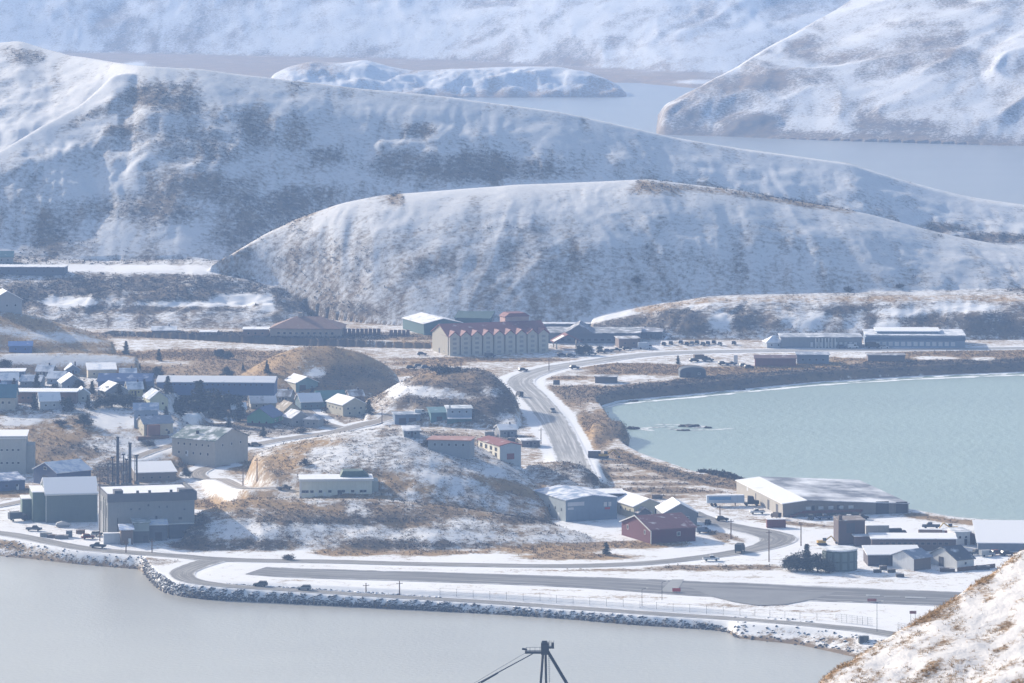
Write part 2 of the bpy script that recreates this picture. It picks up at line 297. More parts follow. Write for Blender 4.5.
# --- big hill
for p in [(175, 100, 48, 14, .15), (195, 145, 42, 20, .1), (150, 95, 28, 10, 0), (255, 130, 22, 22, 0), (120, 130, 14, 5, 0), (135, 205, 60, 14, 0), (210, 185, 50, 14, .1), (60, 235, 40, 18, 0), (165, 215, 40, 12, 0), (270, 215, 50, 22, -.2), (300, 200, 40, 14, -.1), (330, 155, 20, 9, 0), (400, 165, 45, 13, 0), (470, 172, 40, 10, 0), (500, 165, 60, 10, .1), (20, 55, 22, 8, .1), (35, 185, 14, 12, 0), (235, 240, 30, 14, 0), (80, 120, 25, 5, -.5), (420, 130, 14, 8, 0)]:
    paint(*p[:4], s=.16, g=.18, k=.85, rot=p[4], far=(2480, 3100), soft=.5)
for p in [(45, 100, 40, 30, -.3), (110, 235, 40, 18, 0), (80, 185, 45, 15, 0), (175, 240, 22, 16, 0), (215, 92, 12, 24, .3), (420, 110, 60, 10, .1), (560, 135, 80, 12, .15), (700, 155, 60, 8, .15), (860, 185, 60, 10, .25)]:
    paint(*p[:4], s=.80, k=.6, rot=p[4], far=(2480, 3200), soft=.7)
paintline([(0, 152), (40, 128), (80, 106), (115, 76), (135, 66)], 5, s=.9)
paint(1000, 238, 40, 7, s=.08, g=.25, far=(2580, 3300)); paint(940, 228, 30, 5, s=.3, g=.3, far=(2580, 3300))
# --- long hill
paintline([(215, 266), (240, 250), (265, 236), (300, 220), (330, 208)], 4, s=.45, g=.6, k=.4)
paintline([(400, 196), (480, 191), (560, 186), (640, 184), (680, 188)], 3, s=.98, k=.9)
paintline([(640, 183), (670, 186), (720, 191), (800, 203), (850, 212)], 3, s=.25, g=.8, k=.7)
paint(655, 190, 26, 7, s=.25, g=.75); paint(398, 200, 10, 9, s=.2, g=.6)
for p in [(260, 278, 40, 14, -.2), (300, 285, 50, 18, 0), (370, 290, 70, 16, 0), (320, 255, 40, 16, -.3), (470, 300, 80, 12, 0), (560, 290, 60, 16, 0), (430, 265, 40, 10, 0), (490, 230, 60, 5, 0), (700, 285, 80, 9, 0), (380, 240, 60, 5, -.2), (600, 255, 50, 8, 0), (820, 250, 60, 6, .2), (760, 225, 40, 4, .2), (900, 280, 60, 7, 0), (560, 310, 40, 6, 0)]:
    paint(*p[:4], s=.38, g=.35, k=.6, rot=p[4], far=(2300, 2560), soft=.7)
for p in [(560, 205, 90, 12, 0), (700, 210, 80, 10, .1), (450, 210, 60, 9, 0), (860, 265, 120, 8, .1), (940, 262, 60, 8, .1), (250, 262, 20, 5, 0), (650, 240, 60, 8, 0)]:
    paint(*p[:4], s=.72, k=.6, rot=p[4], far=(2300, 2560), soft=.7)
# --- terraces
for p in [(60, 292, 70, 9), (150, 283, 90, 7), (220, 290, 60, 9), (120, 310, 60, 6), (200, 312, 60, 6), (20, 300, 40, 8), (268, 300, 20, 9), (160, 298, 40, 4), (300, 305, 30, 8), (335, 310, 40, 8), (400, 312, 60, 6)]:
    paint(*p, s=.1, g=.12, k=.9, far=(2370, 2480))
for p in [(75, 302, 30, 5), (240, 300, 28, 6), (180, 304, 60, 2.5), (140, 318, 80, 2.5), (268, 309, 8, 16), (90, 268, 80, 3), (170, 269, 80, 4), (285, 283, 16, 4)]:
    paint(*p, s=.85, k=.85, far=(2370, 2560))
paintline([(585, 322), (620, 313), (660, 306), (700, 302), (735, 300)], 3, s=.98)
paintline([(640, 310), (700, 301), (760, 299), (850, 299), (950, 298), (1030, 298)], 3, s=.3, g=.95, k=.8)
for p in [(745, 318, 16, 14), (700, 325, 18, 9), (640, 325, 40, 7), (870, 318, 12, 12), (990, 322, 40, 12), (930, 322, 30, 6), (850, 310, 30, 4), (770, 326, 12, 9), (680, 315, 22, 5), (600, 328, 25, 6), (1010, 330, 40, 8)]:
    paint(*p, s=.06, g=.1, k=.95, far=(2270, 2350))
for p in [(720, 322, 12, 10), (855, 322, 10, 12), (800, 320, 24, 9), (885, 325, 14, 6), (900, 312, 40, 4), (960, 308, 40, 4)]:
    paint(*p, s=.78, k=.8, far=(2270, 2350))
# --- lagoon shores, left hillside
paint(250, 335, 160, 3.2, s=.05, g=.12); paint(330, 338, 80, 3, s=.05, g=.12); paint(420, 341, 30, 4, s=.3, g=.8)
paint(200, 355, 100, 5, s=.03, g=.95); paint(240, 365, 40, 8, s=.2, g=.75); paint(200, 372, 60, 5, s=.45, g=.8); paint(285, 341, 160, 1.0, s=.95)
for p in [(20, 322, 40, 4, .12), (60, 330, 40, 4, .18), (55, 346, 30, 5, 0), (10, 340, 20, 3, .1), (95, 342, 18, 4, .2)]: paint(*p[:4], s=.12, g=.95, k=.9, rot=p[4])
for p in [(30, 335, 40, 4, .15), (80, 338, 24, 3, .2)]: paint(*p[:4], s=.8, rot=p[4], k=.8)
paint(75, 360, 75, 5, s=.93, far=(2000, 2060))
paint(90, 395, 130, 26, s=.58, g=.3); paint(240, 412, 110, 24, s=.6, g=.35); paint(430, 440, 50, 8, s=.55, g=.3)
# --- town ground: tan strips and dark brush between houses
for p in [(20, 368, 30, 3, 0, .3), (60, 372, 40, 3, .1, .9), (110, 395, 30, 6, .25, .3), (60, 385, 60, 8, .55, .5), (120, 370, 40, 4, .15, .9), (200, 396, 70, 8, .55, .3), (330, 388, 70, 5, .1, .4), (300, 400, 80, 8, .6, .5), (225, 425, 40, 6, .6, .4)]: paint(*p[:4], s=p[4], g=p[5])
for p in [(30, 425, 60, 8, .3, .9), (80, 428, 40, 8, .18, .85), (30, 445, 60, 9, .2, .8), (80, 450, 36, 8, .1, .45), (40, 462, 50, 5, .15, .9), (20, 420, 30, 5, .7, .5), (95, 445, 20, 3, .1, .2)]: paint(*p[:4], s=p[4], g=p[5], rot=-.05)
paint(112, 422, 20, 7, s=1.0, k=1); paint(115, 430, 14, 6, s=.6, g=1.0, k=.8)
paint(130, 445, 40, 9, s=.62, g=.2); paint(160, 470, 34, 9, s=.2, g=.25); paint(115, 470, 25, 12, s=.35, g=.2)
paint(20, 500, 40, 4, s=.9); paint(30, 490, 30, 3, s=.1, g=.4); paint(20, 494, 30, 4, s=.4, g=.7)
paint(250, 435, 60, 6, s=.9); paint(280, 430, 70, 5, s=.75, g=.2)
# --- brown mound, rocky knoll
paint(318, 368, 75, 24, s=.05, g=.85, far=(2015, 2080)); paint(350, 378, 40, 12, s=.04, g=.3, far=(2015, 2080)); paint(315, 372, 10, 4, s=.9, far=(2015, 2080)); paint(285, 365, 30, 8, s=.12, g=.95, k=.7, far=(2015, 2080))
paint(372, 388, 20, 8, s=.12, g=.7); paint(365, 395, 24, 6, s=.2, g=.5)
paint(455, 390, 75, 28, s=.07, g=.2, far=(1905, 2000)); paint(440, 376, 50, 6, s=.08, g=.6, far=(1905, 2000)); paint(500, 405, 20, 20, s=.05, g=.1, far=(1905, 2000))
paint(430, 392, 50, 5, s=.76, rot=.12, k=1, far=(1905, 2000)); paint(395, 390, 10, 10, s=.72, far=(1905, 2000)); paint(492, 392, 12, 7, s=.7, k=.8, far=(1905, 2000)); paint(505, 417, 18, 5, s=.75, k=.8, far=(1905, 2000)); paint(455, 410, 40, 4, s=.15, g=.2)
# --- middle knoll
paint(380, 455, 100, 20, s=.66, g=.25, far=(1630, 1720)); paint(480, 475, 60, 14, s=.7, g=.3, far=(1610, 1720)); paint(450, 500, 90, 10, s=.5, g=.3)
for p in [(290, 455, 30, 10, .25, .95, -.35), (255, 465, 26, 7, .12, .75, -.2), (283, 470, 16, 8, .1, .95, -.4), (225, 460, 24, 4, .15, .9, -.2), (275, 474, 14, 4, .08, .4, 0), (320, 445, 26, 4, .3, .95, -.2), (375, 475, 34, 4, .15, .6, .1), (410, 487, 50, 4, .12, .8, .1), (440, 470, 60, 3, .45, .3, .2), (240, 497, 26, 7, .12, .85, 0), (215, 505, 30, 5, .08, .9, .05), (300, 508, 60, 4, .06, .9, .1), (380, 515, 50, 8, .1, .4, 0), (280, 515, 60, 6, .2, .4, 0), (445, 510, 60, 6, .2, .5, .1), (430, 525, 60, 3, .15, .7, .05), (500, 530, 60, 4, .3, .6, .1), (390, 498, 60, 2, .25, .8, 0), (520, 490, 50, 5, .12, .8, .3), (470, 452, 24, 3, .3, .4, .3), (350, 462, 20, 3, .6, .2, 0)]:
    paint(*p[:4], s=p[4], g=p[5], rot=p[6], k=.9)
for p in [(250, 528, 60, 8), (330, 534, 60, 8), (430, 535, 60, 6), (355, 510, 12, 8), (470, 525, 30, 5), (300, 527, 40, 4), (560, 540, 50, 6), (320, 455, 14, 8), (455, 492, 16, 3), (325, 478, 30, 2)]:
    paint(*p, s=.7, g=.15, k=.8)
for p in [(195, 532, 12, 13), (330, 520, 70, 4), (230, 545, 60, 5), (400, 545, 60, 5), (520, 520, 30, 5), (480, 545, 50, 4), (200, 520, 10, 6)]: paint(*p, s=.14, g=.15, k=.9)
paint(545, 548, 60, 6, s=.12, g=.9); paint(440, 553, 60, 3, s=.15, g=.8); paint(355, 552, 40, 3.5, s=.15, g=.85); paint(640, 545, 46, 4, s=.1, g=.95); paint(580, 557, 60, 3, s=.15, g=.9)
paint(480, 557, 30, 3.2, s=1.0, k=1); paint(545, 440, 20, 6, s=.35, g=.5); paint(510, 440, 14, 8, s=.6, g=.3)
paint(570, 472, 36, 10, s=.42, g=.15); paint(596, 478, 12, 8, s=.15, g=.1); paint(510, 430, 16, 8, s=.8, g=.2)
# --- highway verges, headland, bay shores
paint(600, 432, 14, 18, s=.06, g=.75); paint(585, 428, 8, 14, s=.1, g=.95); paint(590, 447, 9, 6, s=.3, g=.9)
paint(560, 398, 26, 12, s=.5, g=.6); paint(622, 395, 60, 7, s=.05, g=.3); paint(580, 392, 24, 8, s=.12, g=.5)
paintline([(620, 392), (680, 387), (740, 380), (800, 374), (870, 368), (940, 366), (1030, 364), (1090, 362)], 6, s=.03, g=.2, k=1)
paintline([(600, 372), (650, 371), (700, 371), (760, 369), (840, 364)], 3, s=.12, g=.9, k=.9)
paintline([(840, 358), (900, 357), (960, 354), (1030, 354)], 3.5, s=.12, g=.75, k=.9)
paint(625, 366, 50, 2.5, s=.25, g=.9); paint(570, 378, 20, 2, s=.2, g=.9)
for p in [(860, 356, 26, 2.6), (935, 358, 24, 2), (982, 359, 14, 2), (575, 383, 30, 3), (640, 378, 22, 1.5), (690, 362, 40, 2)]: paint(*p, s=1.0, k=1)
paint(470, 360, 60, 2, s=.15, g=.9); paint(430, 364, 40, 2.4, s=.2, g=.9); paint(530, 360, 30, 1.6, s=.2, g=.8); paint(410, 372, 30, 3, s=.3, g=.8)
paintline([(616, 452), (640, 464), (675, 474), (700, 479), (745, 487)], 3.5, s=.05, g=.55, k=1)
paint(665, 470, 28, 3, s=.06, g=.3, rot=.25)
for p in [(640, 478, 34, 2), (620, 470, 20, 2), (650, 490, 44, 2), (690, 492, 34, 1.5), (665, 497, 24, 1.6), (610, 462, 16, 1.5), (660, 484, 40, 1.2), (640, 466, 20, 1.2)]: paint(*p, s=.38, g=.4, k=.8)
paintline([(910, 515), (950, 521), (1030, 527)], 2.4, s=.2, g=.7)
paint(1000, 532, 50, 2, s=.6, g=.3, k=.5)
# --- airport
for p in [(700, 528, 34, 2.4, .5), (700, 568, 60, 2, 0), (660, 566, 60, 1.5, 0), (740, 567, 40, 2, 0), (640, 570, 120, 1.0, 0), (560, 568, 60, 1.5, 0), (790, 523, 40, 2, .1), (730, 537, 20, 2, .3)]: paint(*p[:4], s=.25, g=.5, rot=p[4], k=.9)
paint(760, 545, 14, 5, s=.25, g=.5, k=.6)
paint(600, 619, 150, 3, s=.95); paint(640, 604, 260, 5, s=.97, k=.8)
for p in [(345, 599, 30, 1.2), (500, 594, 60, .9), (600, 597, 70, .9), (470, 572, 60, .7), (390, 569, 50, .8), (760, 606, 60, 1.0), (820, 611, 50, .9), (700, 604, 40, .8), (310, 580, 40, .8), (560, 590, 40, .8), (840, 583, 40, .9), (740, 577, 40, .7)]: paint(*p, s=.55, g=.7, k=.8)
# shoreline at left: rough banks; near shore right: stones
paint(40, 548, 60, 5, s=.2, g=.65, rot=.1); paint(110, 558, 45, 4, s=.3, g=.7); paint(100, 563, 40, 2, s=.8); paint(170, 562, 40, 3, s=.6, g=.3)
for p in [(790, 633, 26, 2.4), (835, 640, 22, 3), (850, 648, 14, 3), (760, 636, 14, 2), (820, 638, 30, 1.2)]: paint(*p, s=.3, g=.4, k=.8)
# waterline everywhere: no snow below the tide mark
tide = (Hh < 1.0) & (Y < 4000); S[tide] = np.minimum(S[tide], np.clip((Hh[tide] - .35) * 1.3, .02, .9)); G[tide] = np.minimum(G[tide], .35)
tide = (Hh < 2.5) & (Y >= 4000); S[tide] = np.minimum(S[tide], .1)
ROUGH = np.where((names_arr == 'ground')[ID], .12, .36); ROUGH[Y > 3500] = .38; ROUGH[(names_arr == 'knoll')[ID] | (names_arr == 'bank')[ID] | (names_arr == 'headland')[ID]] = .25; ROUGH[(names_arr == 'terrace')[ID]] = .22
S[:] = np.maximum(S, BERM * np.where((names_arr == 'knoll')[ID], .45, .93) * (Hh > 1.0))
for it in range(2):
    for A in (S, G):
        A[1:-1, 1:-1] = (A[:-2, 1:-1] + A[2:, 1:-1] + A[1:-1, :-2] + A[1:-1, 2:] + 2 * A[1:-1, 1:-1]) / 6
fr = Yr_ > 3400
for it in range(8):
    for A in (S, G):
        B = A.copy(); B[1:-1, 1:-1] = (A[:-2, 1:-1] + A[2:, 1:-1] + A[1:-1, :-2] + A[1:-1, 2:] + 2 * A[1:-1, 1:-1]) / 6; A[fr] = B[fr]
S += np.where(Y > 3900, (n_far * .4 + n_rock * 1.15) * (Hh > 7), 0)
hm = (names_arr == 'hill')[ID] | (names_arr == 'terrace')[ID]
S += np.where(hm, n_fine * .55 + n_strk * .2, 0)
S += np.where((names_arr == 'knoll')[ID] | (names_arr == 'bank')[ID], fbm(X / 4, Y / 12, 3, 57) * .5, 0)
flatland = (names_arr == 'ground')[ID] & (Y < 3000) & (Hh > 1.5)
S -= np.where(flatland, (.13 + .24 * sm((Y - 1600) / 120)) * (1 - BERM), 0)
print('paint')

# ------------------------------------------------------------------ materials
MATS = {}
def newmat(name):
    m = bpy.data.materials.new(name); m.use_nodes = True
    return m, m.node_tree, m.node_tree.nodes['Principled BSDF'], m.node_tree.nodes, m.node_tree.links
def nmath(n, l, op, a, b=None, clamp=False):
    x = n.new('ShaderNodeMath'); x.operation = op; x.use_clamp = clamp
    for i, q in enumerate((a, b)):
        if q is None: continue
        if isinstance(q, (int, float)): x.inputs[i].default_value = q
        else: l.new(q, x.inputs[i])
    return x.outputs[0]
def nmix(n, l, fac, a, b):
    x = n.new('ShaderNodeMix'); x.data_type = 'RGBA'
    for s, q in ((x.inputs[0], fac), (x.inputs[6], a), (x.inputs[7], b)):
        if isinstance(q, (int, float)): s.default_value = q
        elif isinstance(q, tuple): s.default_value = (*q, 1)
        else: l.new(q, s)
    return x.outputs[2]
def nnoise(n, l, scale, detail=4, rough=.6, vec=None, dist=0):
    x = n.new('ShaderNodeTexNoise'); x.inputs['Scale'].default_value = scale; x.inputs['Detail'].default_value = detail
    x.inputs['Roughness'].default_value = rough; x.inputs['Distortion'].default_value = dist
    if vec is not None: l.new(vec, x.inputs['Vector'])
    return x.outputs[0]
def geovec(n, l, sx=1, sy=1, sz=1, obj=False):
    if obj: src = n.new('ShaderNodeTexCoord').outputs['Object']
    else: src = n.new('ShaderNodeNewGeometry').outputs['Position']
    m = n.new('ShaderNodeMapping'); m.inputs['Scale'].default_value = (sx, sy, sz); l.new(src, m.inputs['Vector'])
    return m.outputs[0]
SNOW = (.80, .80, .82)
def ground_material():
    m, t, b, n, l = newmat('snowy_ground')
    aS = n.new('ShaderNodeAttribute'); aS.attribute_name = 'snow'
    aG = n.new('ShaderNodeAttribute'); aG.attribute_name = 'grass'
    aR = n.new('ShaderNodeAttribute'); aR.attribute_name = 'rough'
    v = geovec(n, l)
    vs = geovec(n, l, 1, .45, 1)
    n1 = nnoise(n, l, .045, 5, .62, vs); n2 = nnoise(n, l, .35, 4, .6, v); n3 = nnoise(n, l, 1.6, 2, .5, v)
    s = nmath(n, l, 'ADD', aS.outputs['Fac'], nmath(n, l, 'MULTIPLY', nmath(n, l, 'SUBTRACT', n1, .5), .75))
    s = nmath(n, l, 'ADD', s, nmath(n, l, 'MULTIPLY', nmath(n, l, 'SUBTRACT', n2, .5), 1.15))
    s = nmath(n, l, 'ADD', s, nmath(n, l, 'MULTIPLY', nmath(n, l, 'SUBTRACT', n3, .5), .65))
    s = nmath(n, l, 'ADD', nmath(n, l, 'MULTIPLY', nmath(n, l, 'SUBTRACT', s, .5), nmath(n, l, 'SUBTRACT', 3.1, nmath(n, l, 'MULTIPLY', aR.outputs['Fac'], 2.3))), .5, True)
    g = nmath(n, l, 'ADD', aG.outputs['Fac'], nmath(n, l, 'MULTIPLY', nmath(n, l, 'SUBTRACT', nnoise(n, l, .09, 4, .6, v), .5), .9), True)
    dark = nmix(n, l, n2, (.045, .042, .042), (.13, .11, .095))
    tan = nmix(n, l, n3, (.22, .135, .055), (.54, .345, .15))
    bare = nmix(n, l, g, dark, tan)
    snowc = nmix(n, l, nnoise(n, l, .03, 4, .6, vs), (.70, .69, .69), (.86, .86, .87))
    thin = nmath(n, l, 'SUBTRACT', nmath(n, l, 'MULTIPLY', aR.outputs['Fac'], 4.0), .65, True)      # thin dusting with stems, also darkening slope snow in place of shade
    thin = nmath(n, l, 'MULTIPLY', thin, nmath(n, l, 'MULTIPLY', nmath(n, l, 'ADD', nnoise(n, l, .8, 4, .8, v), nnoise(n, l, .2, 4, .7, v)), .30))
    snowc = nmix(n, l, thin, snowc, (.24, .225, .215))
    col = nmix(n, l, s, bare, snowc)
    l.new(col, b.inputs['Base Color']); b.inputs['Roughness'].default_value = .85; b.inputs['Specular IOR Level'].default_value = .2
    bp = n.new('ShaderNodeBump'); bp.inputs['Distance'].default_value = .5
    l.new(aR.outputs['Fac'], bp.inputs['Strength'])
    hgt = nmath(n, l, 'ADD', nmath(n, l, 'MULTIPLY', n1, 3.0), nmath(n, l, 'MULTIPLY', n2, .8))
    l.new(hgt, bp.inputs['Height']); l.new(bp.outputs[0], b.inputs['Normal'])
    return m
MATS['ground'] = ground_material()

def add_obj(name, me, mat=None, parent=None):
    o = bpy.data.objects.new(name, me); COL.objects.link(o)
    if mat is not None: me.materials.append(mat)
    if parent: o.parent = parent
    return o
def tag(o, label=None, cat=None, group=None, kind=None):
    if label: o['label'] = label
    if cat: o['category'] = cat
    if group: o['group'] = group
    if kind: o['kind'] = kind
    return o
def np_mesh(name, verts, quads, smooth=True, attrs=None):
    me = bpy.data.meshes.new(name)
    verts = np.asarray(verts, np.float32); quads = np.asarray(quads, np.int32); k = quads.shape[1]
    me.vertices.add(len(verts)); me.vertices.foreach_set('co', verts.ravel())
    me.loops.add(quads.size); me.loops.foreach_set('vertex_index', quads.ravel())
    me.polygons.add(len(quads)); me.polygons.foreach_set('loop_start', np.arange(0, quads.size, k, dtype=np.int32))
    me.update(calc_edges=True)
    if smooth: me.polygons.foreach_set('use_smooth', np.ones(len(quads), bool))
    for a, d_ in (attrs or {}).items():
        at = me.attributes.new(a, 'FLOAT', 'POINT'); at.data.foreach_set('value', np.asarray(d_, np.float32))
    me.validate(); return me
def build_terrain():
    ny, nx = Hh.shape
    verts = np.stack([X, Y, Hh], -1).reshape(-1, 3)
    idx = np.arange(ny * nx).reshape(ny, nx)
    quads = np.stack([idx[:-1, :-1], idx[:-1, 1:], idx[1:, 1:], idx[1:, :-1]], -1)
    zq = np.maximum(np.maximum(Hh[:-1, :-1], Hh[1:, :-1]), np.maximum(Hh[:-1, 1:], Hh[1:, 1:]))
    lab = {'ground': 'snow covered flat ground', 'mountain': 'snowy mountains beyond the inlet', 'island': 'low snowy island', 'hill': 'snow dusted hills behind the town', 'terrace': 'brushy bluffs', 'hillside': 'tan hillside at the edge of town', 'bank': 'grassy bank', 'knoll': 'snow patched knolls', 'headland': 'brown shore headland'}
    idq = ID[:-1, :-1]
    for nm in lab:
        if nm == 'ground': continue
    # one sheet for everything up to the lagoon flats, further sheets for the hills and mountains behind
    grp = np.array([{'ground': 0, 'bank': 0, 'knoll': 1, 'hillside': 1, 'headland': 0, 'terrace': 0, 'hill': 2, 'mountain': 3, 'island': 4}[q] for q in names])[idq]
    for k, nm in enumerate(['ground', 'knolls', 'hills', 'mountains', 'island']):
        q = quads[grp == k].reshape(-1, 4)
        used, inv = np.unique(q, return_inverse=True)
        me = np_mesh(nm, verts[used], inv.reshape(-1, 4), True, {'snow': S.ravel()[used], 'grass': G.ravel()[used], 'rough': ROUGH.ravel()[used]})
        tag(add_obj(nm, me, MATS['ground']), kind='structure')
build_terrain()
print('terrain built')

# ------------------------------------------------------------------ water
def water_mat(name, col, rough, sc_, bump, streak=1.0):
    m, t, b, n, l = newmat(name)
    v = geovec(n, l, 1, streak, 1)
    big = nnoise(n, l, .012, 3, .55, geovec(n, l, .6, 1.0, 1))
    c = nmix(n, l, big, tuple(x * .86 for x in col), tuple(min(1, x * 1.14) for x in col))
    l.new(c, b.inputs['Base Color']); b.inputs['Roughness'].default_value = rough; b.inputs['IOR'].default_value = 1.333
    nn = nnoise(n, l, sc_, 4, .6, v)
    bp = n.new('ShaderNodeBump'); bp.inputs['Strength'].default_value = bump; bp.inputs['Distance'].default_value = .5
    l.new(nn, bp.inputs['Height']); l.new(bp.outputs[0], b.inputs['Normal'])
    return m
MATS['harbor'] = water_mat('harbor_water', (.43, .415, .37), .25, .6, .3)  # harbor base colour paled to stand in for broad sky and sun glint
MATS['bay'] = water_mat('bay_water', (.285, .36, .31), .3, .22, .8, .5)
MATS['sea'] = water_mat('inlet_water', (.24, .24, .23), .3, .3, .06)
def flat(name, pts, mat, z=0.0):
    me = bpy.data.meshes.new(name); me.from_pydata([(x, y, z) for x, y in pts], [], [list(range(len(pts)))]); me.update()
    return tag(add_obj(name, me, mat), kind='structure')
def fan(Y0, Y1, u0, u1): return [((u0 - CX) * Y0 / F, Y0), ((u1 - CX) * Y0 / F, Y0), ((u1 - CX) * Y1 / F, Y1), ((u0 - CX) * Y1 / F, Y1)]
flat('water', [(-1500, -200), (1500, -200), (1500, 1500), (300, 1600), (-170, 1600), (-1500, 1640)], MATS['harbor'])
flat('bay', [(25, 1600), (900, 1560), (900, 2420), (25, 2120)], MATS['bay'], .01)
flat('lagoon', [(-230, 2255), (-15, 2240), (-15, 2300), (-230, 2345)], water_mat('lagoon_water', (.15, .16, .13), .35, .3, .2))
flat('sea', fan(2900, 6800, -700, 1800), MATS['sea'])

# ------------------------------------------------------------------ roads
def road_mat(name, col, snow):
    m, t, b, n, l = newmat(name)
    uvn = n.new('ShaderNodeUVMap'); sx = n.new('ShaderNodeSeparateXYZ'); l.new(uvn.outputs[0], sx.inputs[0])
    v = geovec(n, l)
    uvm = n.new('ShaderNodeMapping'); uvm.inputs['Scale'].default_value = (9, .5, 1); l.new(uvn.outputs[0], uvm.inputs['Vector'])
    n1 = nmath(n, l, 'MULTIPLY', nmath(n, l, 'ADD', nnoise(n, l, .12, 5, .65, v), nnoise(n, l, 1.0, 5, .7, uvm.outputs[0])), .5); n2 = nnoise(n, l, 1.2, 3, .6, v)
    c = nmix(n, l, n1, tuple(x * .55 for x in col), tuple(x * 1.5 for x in col))
    st = nnoise(n, l, 1.0, 4, .75, uvm.outputs[0]); c = nmix(n, l, nmath(n, l, 'MULTIPLY', nmath(n, l, 'SUBTRACT', st, .47, True), 5.0, True), c, tuple(min(.6, x * 2.1 + .05) for x in col))
    # packed snow between and beside the wheel tracks: bands along the road's length
    a = nmath(n, l, 'ABSOLUTE', nmath(n, l, 'SUBTRACT', nmath(n, l, 'FRACT', nmath(n, l, 'MULTIPLY', sx.outputs[0], 2.0)), .5))
    e = nmath(n, l, 'ABSOLUTE', nmath(n, l, 'SUBTRACT', sx.outputs[0], .5))
    s = nmath(n, l, 'ADD', nmath(n, l, 'MULTIPLY', nmath(n, l, 'SUBTRACT', a, .30), 1.2), nmath(n, l, 'MULTIPLY', nmath(n, l, 'SUBTRACT', e, .40), 5.0))
    s = nmath(n, l, 'ADD', s, nmath(n, l, 'MULTIPLY', nmath(n, l, 'SUBTRACT', n1, .5), 3.4))
    s = nmath(n, l, 'ADD', nmath(n, l, 'MULTIPLY', nmath(n, l, 'ADD', s, snow - .5), 2.2), .1, True)
    l.new(nmix(n, l, s, c, (.72, .72, .74)), b.inputs['Base Color']); b.inputs['Roughness'].default_value = .7
    return m
RM = {'runway': road_mat('runway_asphalt', (.125, .123, .125), .05), 'road': road_mat('road_asphalt', (.16, .15, .14), .25), 'highway': road_mat('highway_asphalt', (.26, .25, .24), .45), 'town': road_mat('gritted_road', (.20, .17, .14), .5)}
for k, (nm, kind, q) in enumerate(ROAD_PTS):
    d_ = np.gradient(q[:, :2], axis=0); d_ /= np.linalg.norm(d_, axis=1)[:, None] + 1e-9
    nrm = np.stack([-d_[:, 1], d_[:, 0]], 1)
    rows = np.linspace(-1, 1, 7)
    vs = []; 
    for r_ in rows:
        xy = q[:, :2] + nrm * q[:, 3:4] * r_
        vs.append(np.concatenate([xy, q[:, 2:3] + .10 + .012 * k - .03 * abs(r_)], 1))
    vs = np.stack(vs, 1); L = len(q)
    idx = np.arange(L * 7).reshape(L, 7)
    quads = np.stack([idx[:-1, :-1], idx[1:, :-1], idx[1:, 1:], idx[:-1, 1:]], -1).reshape(-1, 4)[:, ::-1]
    me = np_mesh(nm, vs.reshape(-1, 3), quads, True)
    uv = me.uv_layers.new(name='UVMap'); li = np.zeros(len(me.loops), np.int32); me.loops.foreach_get('vertex_index', li)
    uvs = np.stack([np.tile((rows + 1) / 2, L), np.repeat(np.arange(L) / 10, 7)], 1)
    uv.data.foreach_set('uv', uvs[li].astype(np.float32).ravel())
    tag(add_obj(nm, me, RM[kind]), kind='structure')

def paved(name, col):
    m, t, b, n, l = newmat(name); v = geovec(n, l); n1 = nnoise(n, l, .12, 5, .65, v)
    l.new(nmix(n, l, n1, tuple(x * .7 for x in col), tuple(x * 1.35 for x in col)), b.inputs['Base Color']); b.inputs['Roughness'].default_value = .7; return m
def marking(name, quads_, mat, dz):
    vs = []; fs = []
    for q in quads_:
        k = len(vs)
        for (u, v) in q: g = ground(u, v); vs.append((g.x, g.y, g.z + dz))
        fs.append(tuple(range(k, k + len(q))))
    me = bpy.data.meshes.new(name); me.from_pydata(vs, [], fs); me.update(); tag(add_obj(name, me, mat), kind='structure')
MARKM, _t, _b, _n, _l = newmat('worn_runway_paint'); _l.new(nmix(_n, _l, nnoise(_n, _l, .8, 4, .7, geovec(_n, _l)), (.12, .12, .12), (.5, .5, .5)), _b.inputs['Base Color'])
marking('runway_marking', [[(866, 595.2), (880, 595.6), (880, 596.9), (866, 596.5)], [(905, 597.2), (926, 598), (926, 599.4), (905, 598.6)], [(884, 597), (900, 597.6), (900, 598.1), (884, 597.5)]], MARKM, .26)
marking('runway_apron', [[(690, 588), (760, 590), (835, 593), (812, 600), (786, 605), (758, 606), (732, 602), (712, 597)]], paved('apron_asphalt', (.19, .19, .195)), .19)
marking('taxiway', [[(672, 580), (684, 580), (676, 593), (660, 592)]], paved('taxiway_asphalt', (.27, .27, .27)), .225)
# ------------------------------------------------------------------ haze: one even, pale volume round the whole place
def haze():
    m = bpy.data.materials.new('haze'); m.use_nodes = True; t = m.node_tree; t.nodes.clear()
    out = t.nodes.new('ShaderNodeOutputMaterial'); v = t.nodes.new('ShaderNodeVolumePrincipled')
    v.inputs['Color'].default_value = (.36, .57, 1.0, 1); v.inputs['Density'].default_value = HAZE_DENSITY; v.inputs['Anisotropy'].default_value = .1
    t.links.new(v.outputs[0], out.inputs['Volume'])
    bm = bmesh.new(); bmesh.ops.create_cube(bm, size=1); me = bpy.data.meshes.new('haze')
    bmesh.ops.scale(bm, vec=(6400, 9900, 360), verts=bm.verts); bmesh.ops.translate(bm, vec=(0, 4650, 172), verts=bm.verts)
    bm.to_mesh(me); o = add_obj('haze', me, m); tag(o, kind='stuff')
haze()
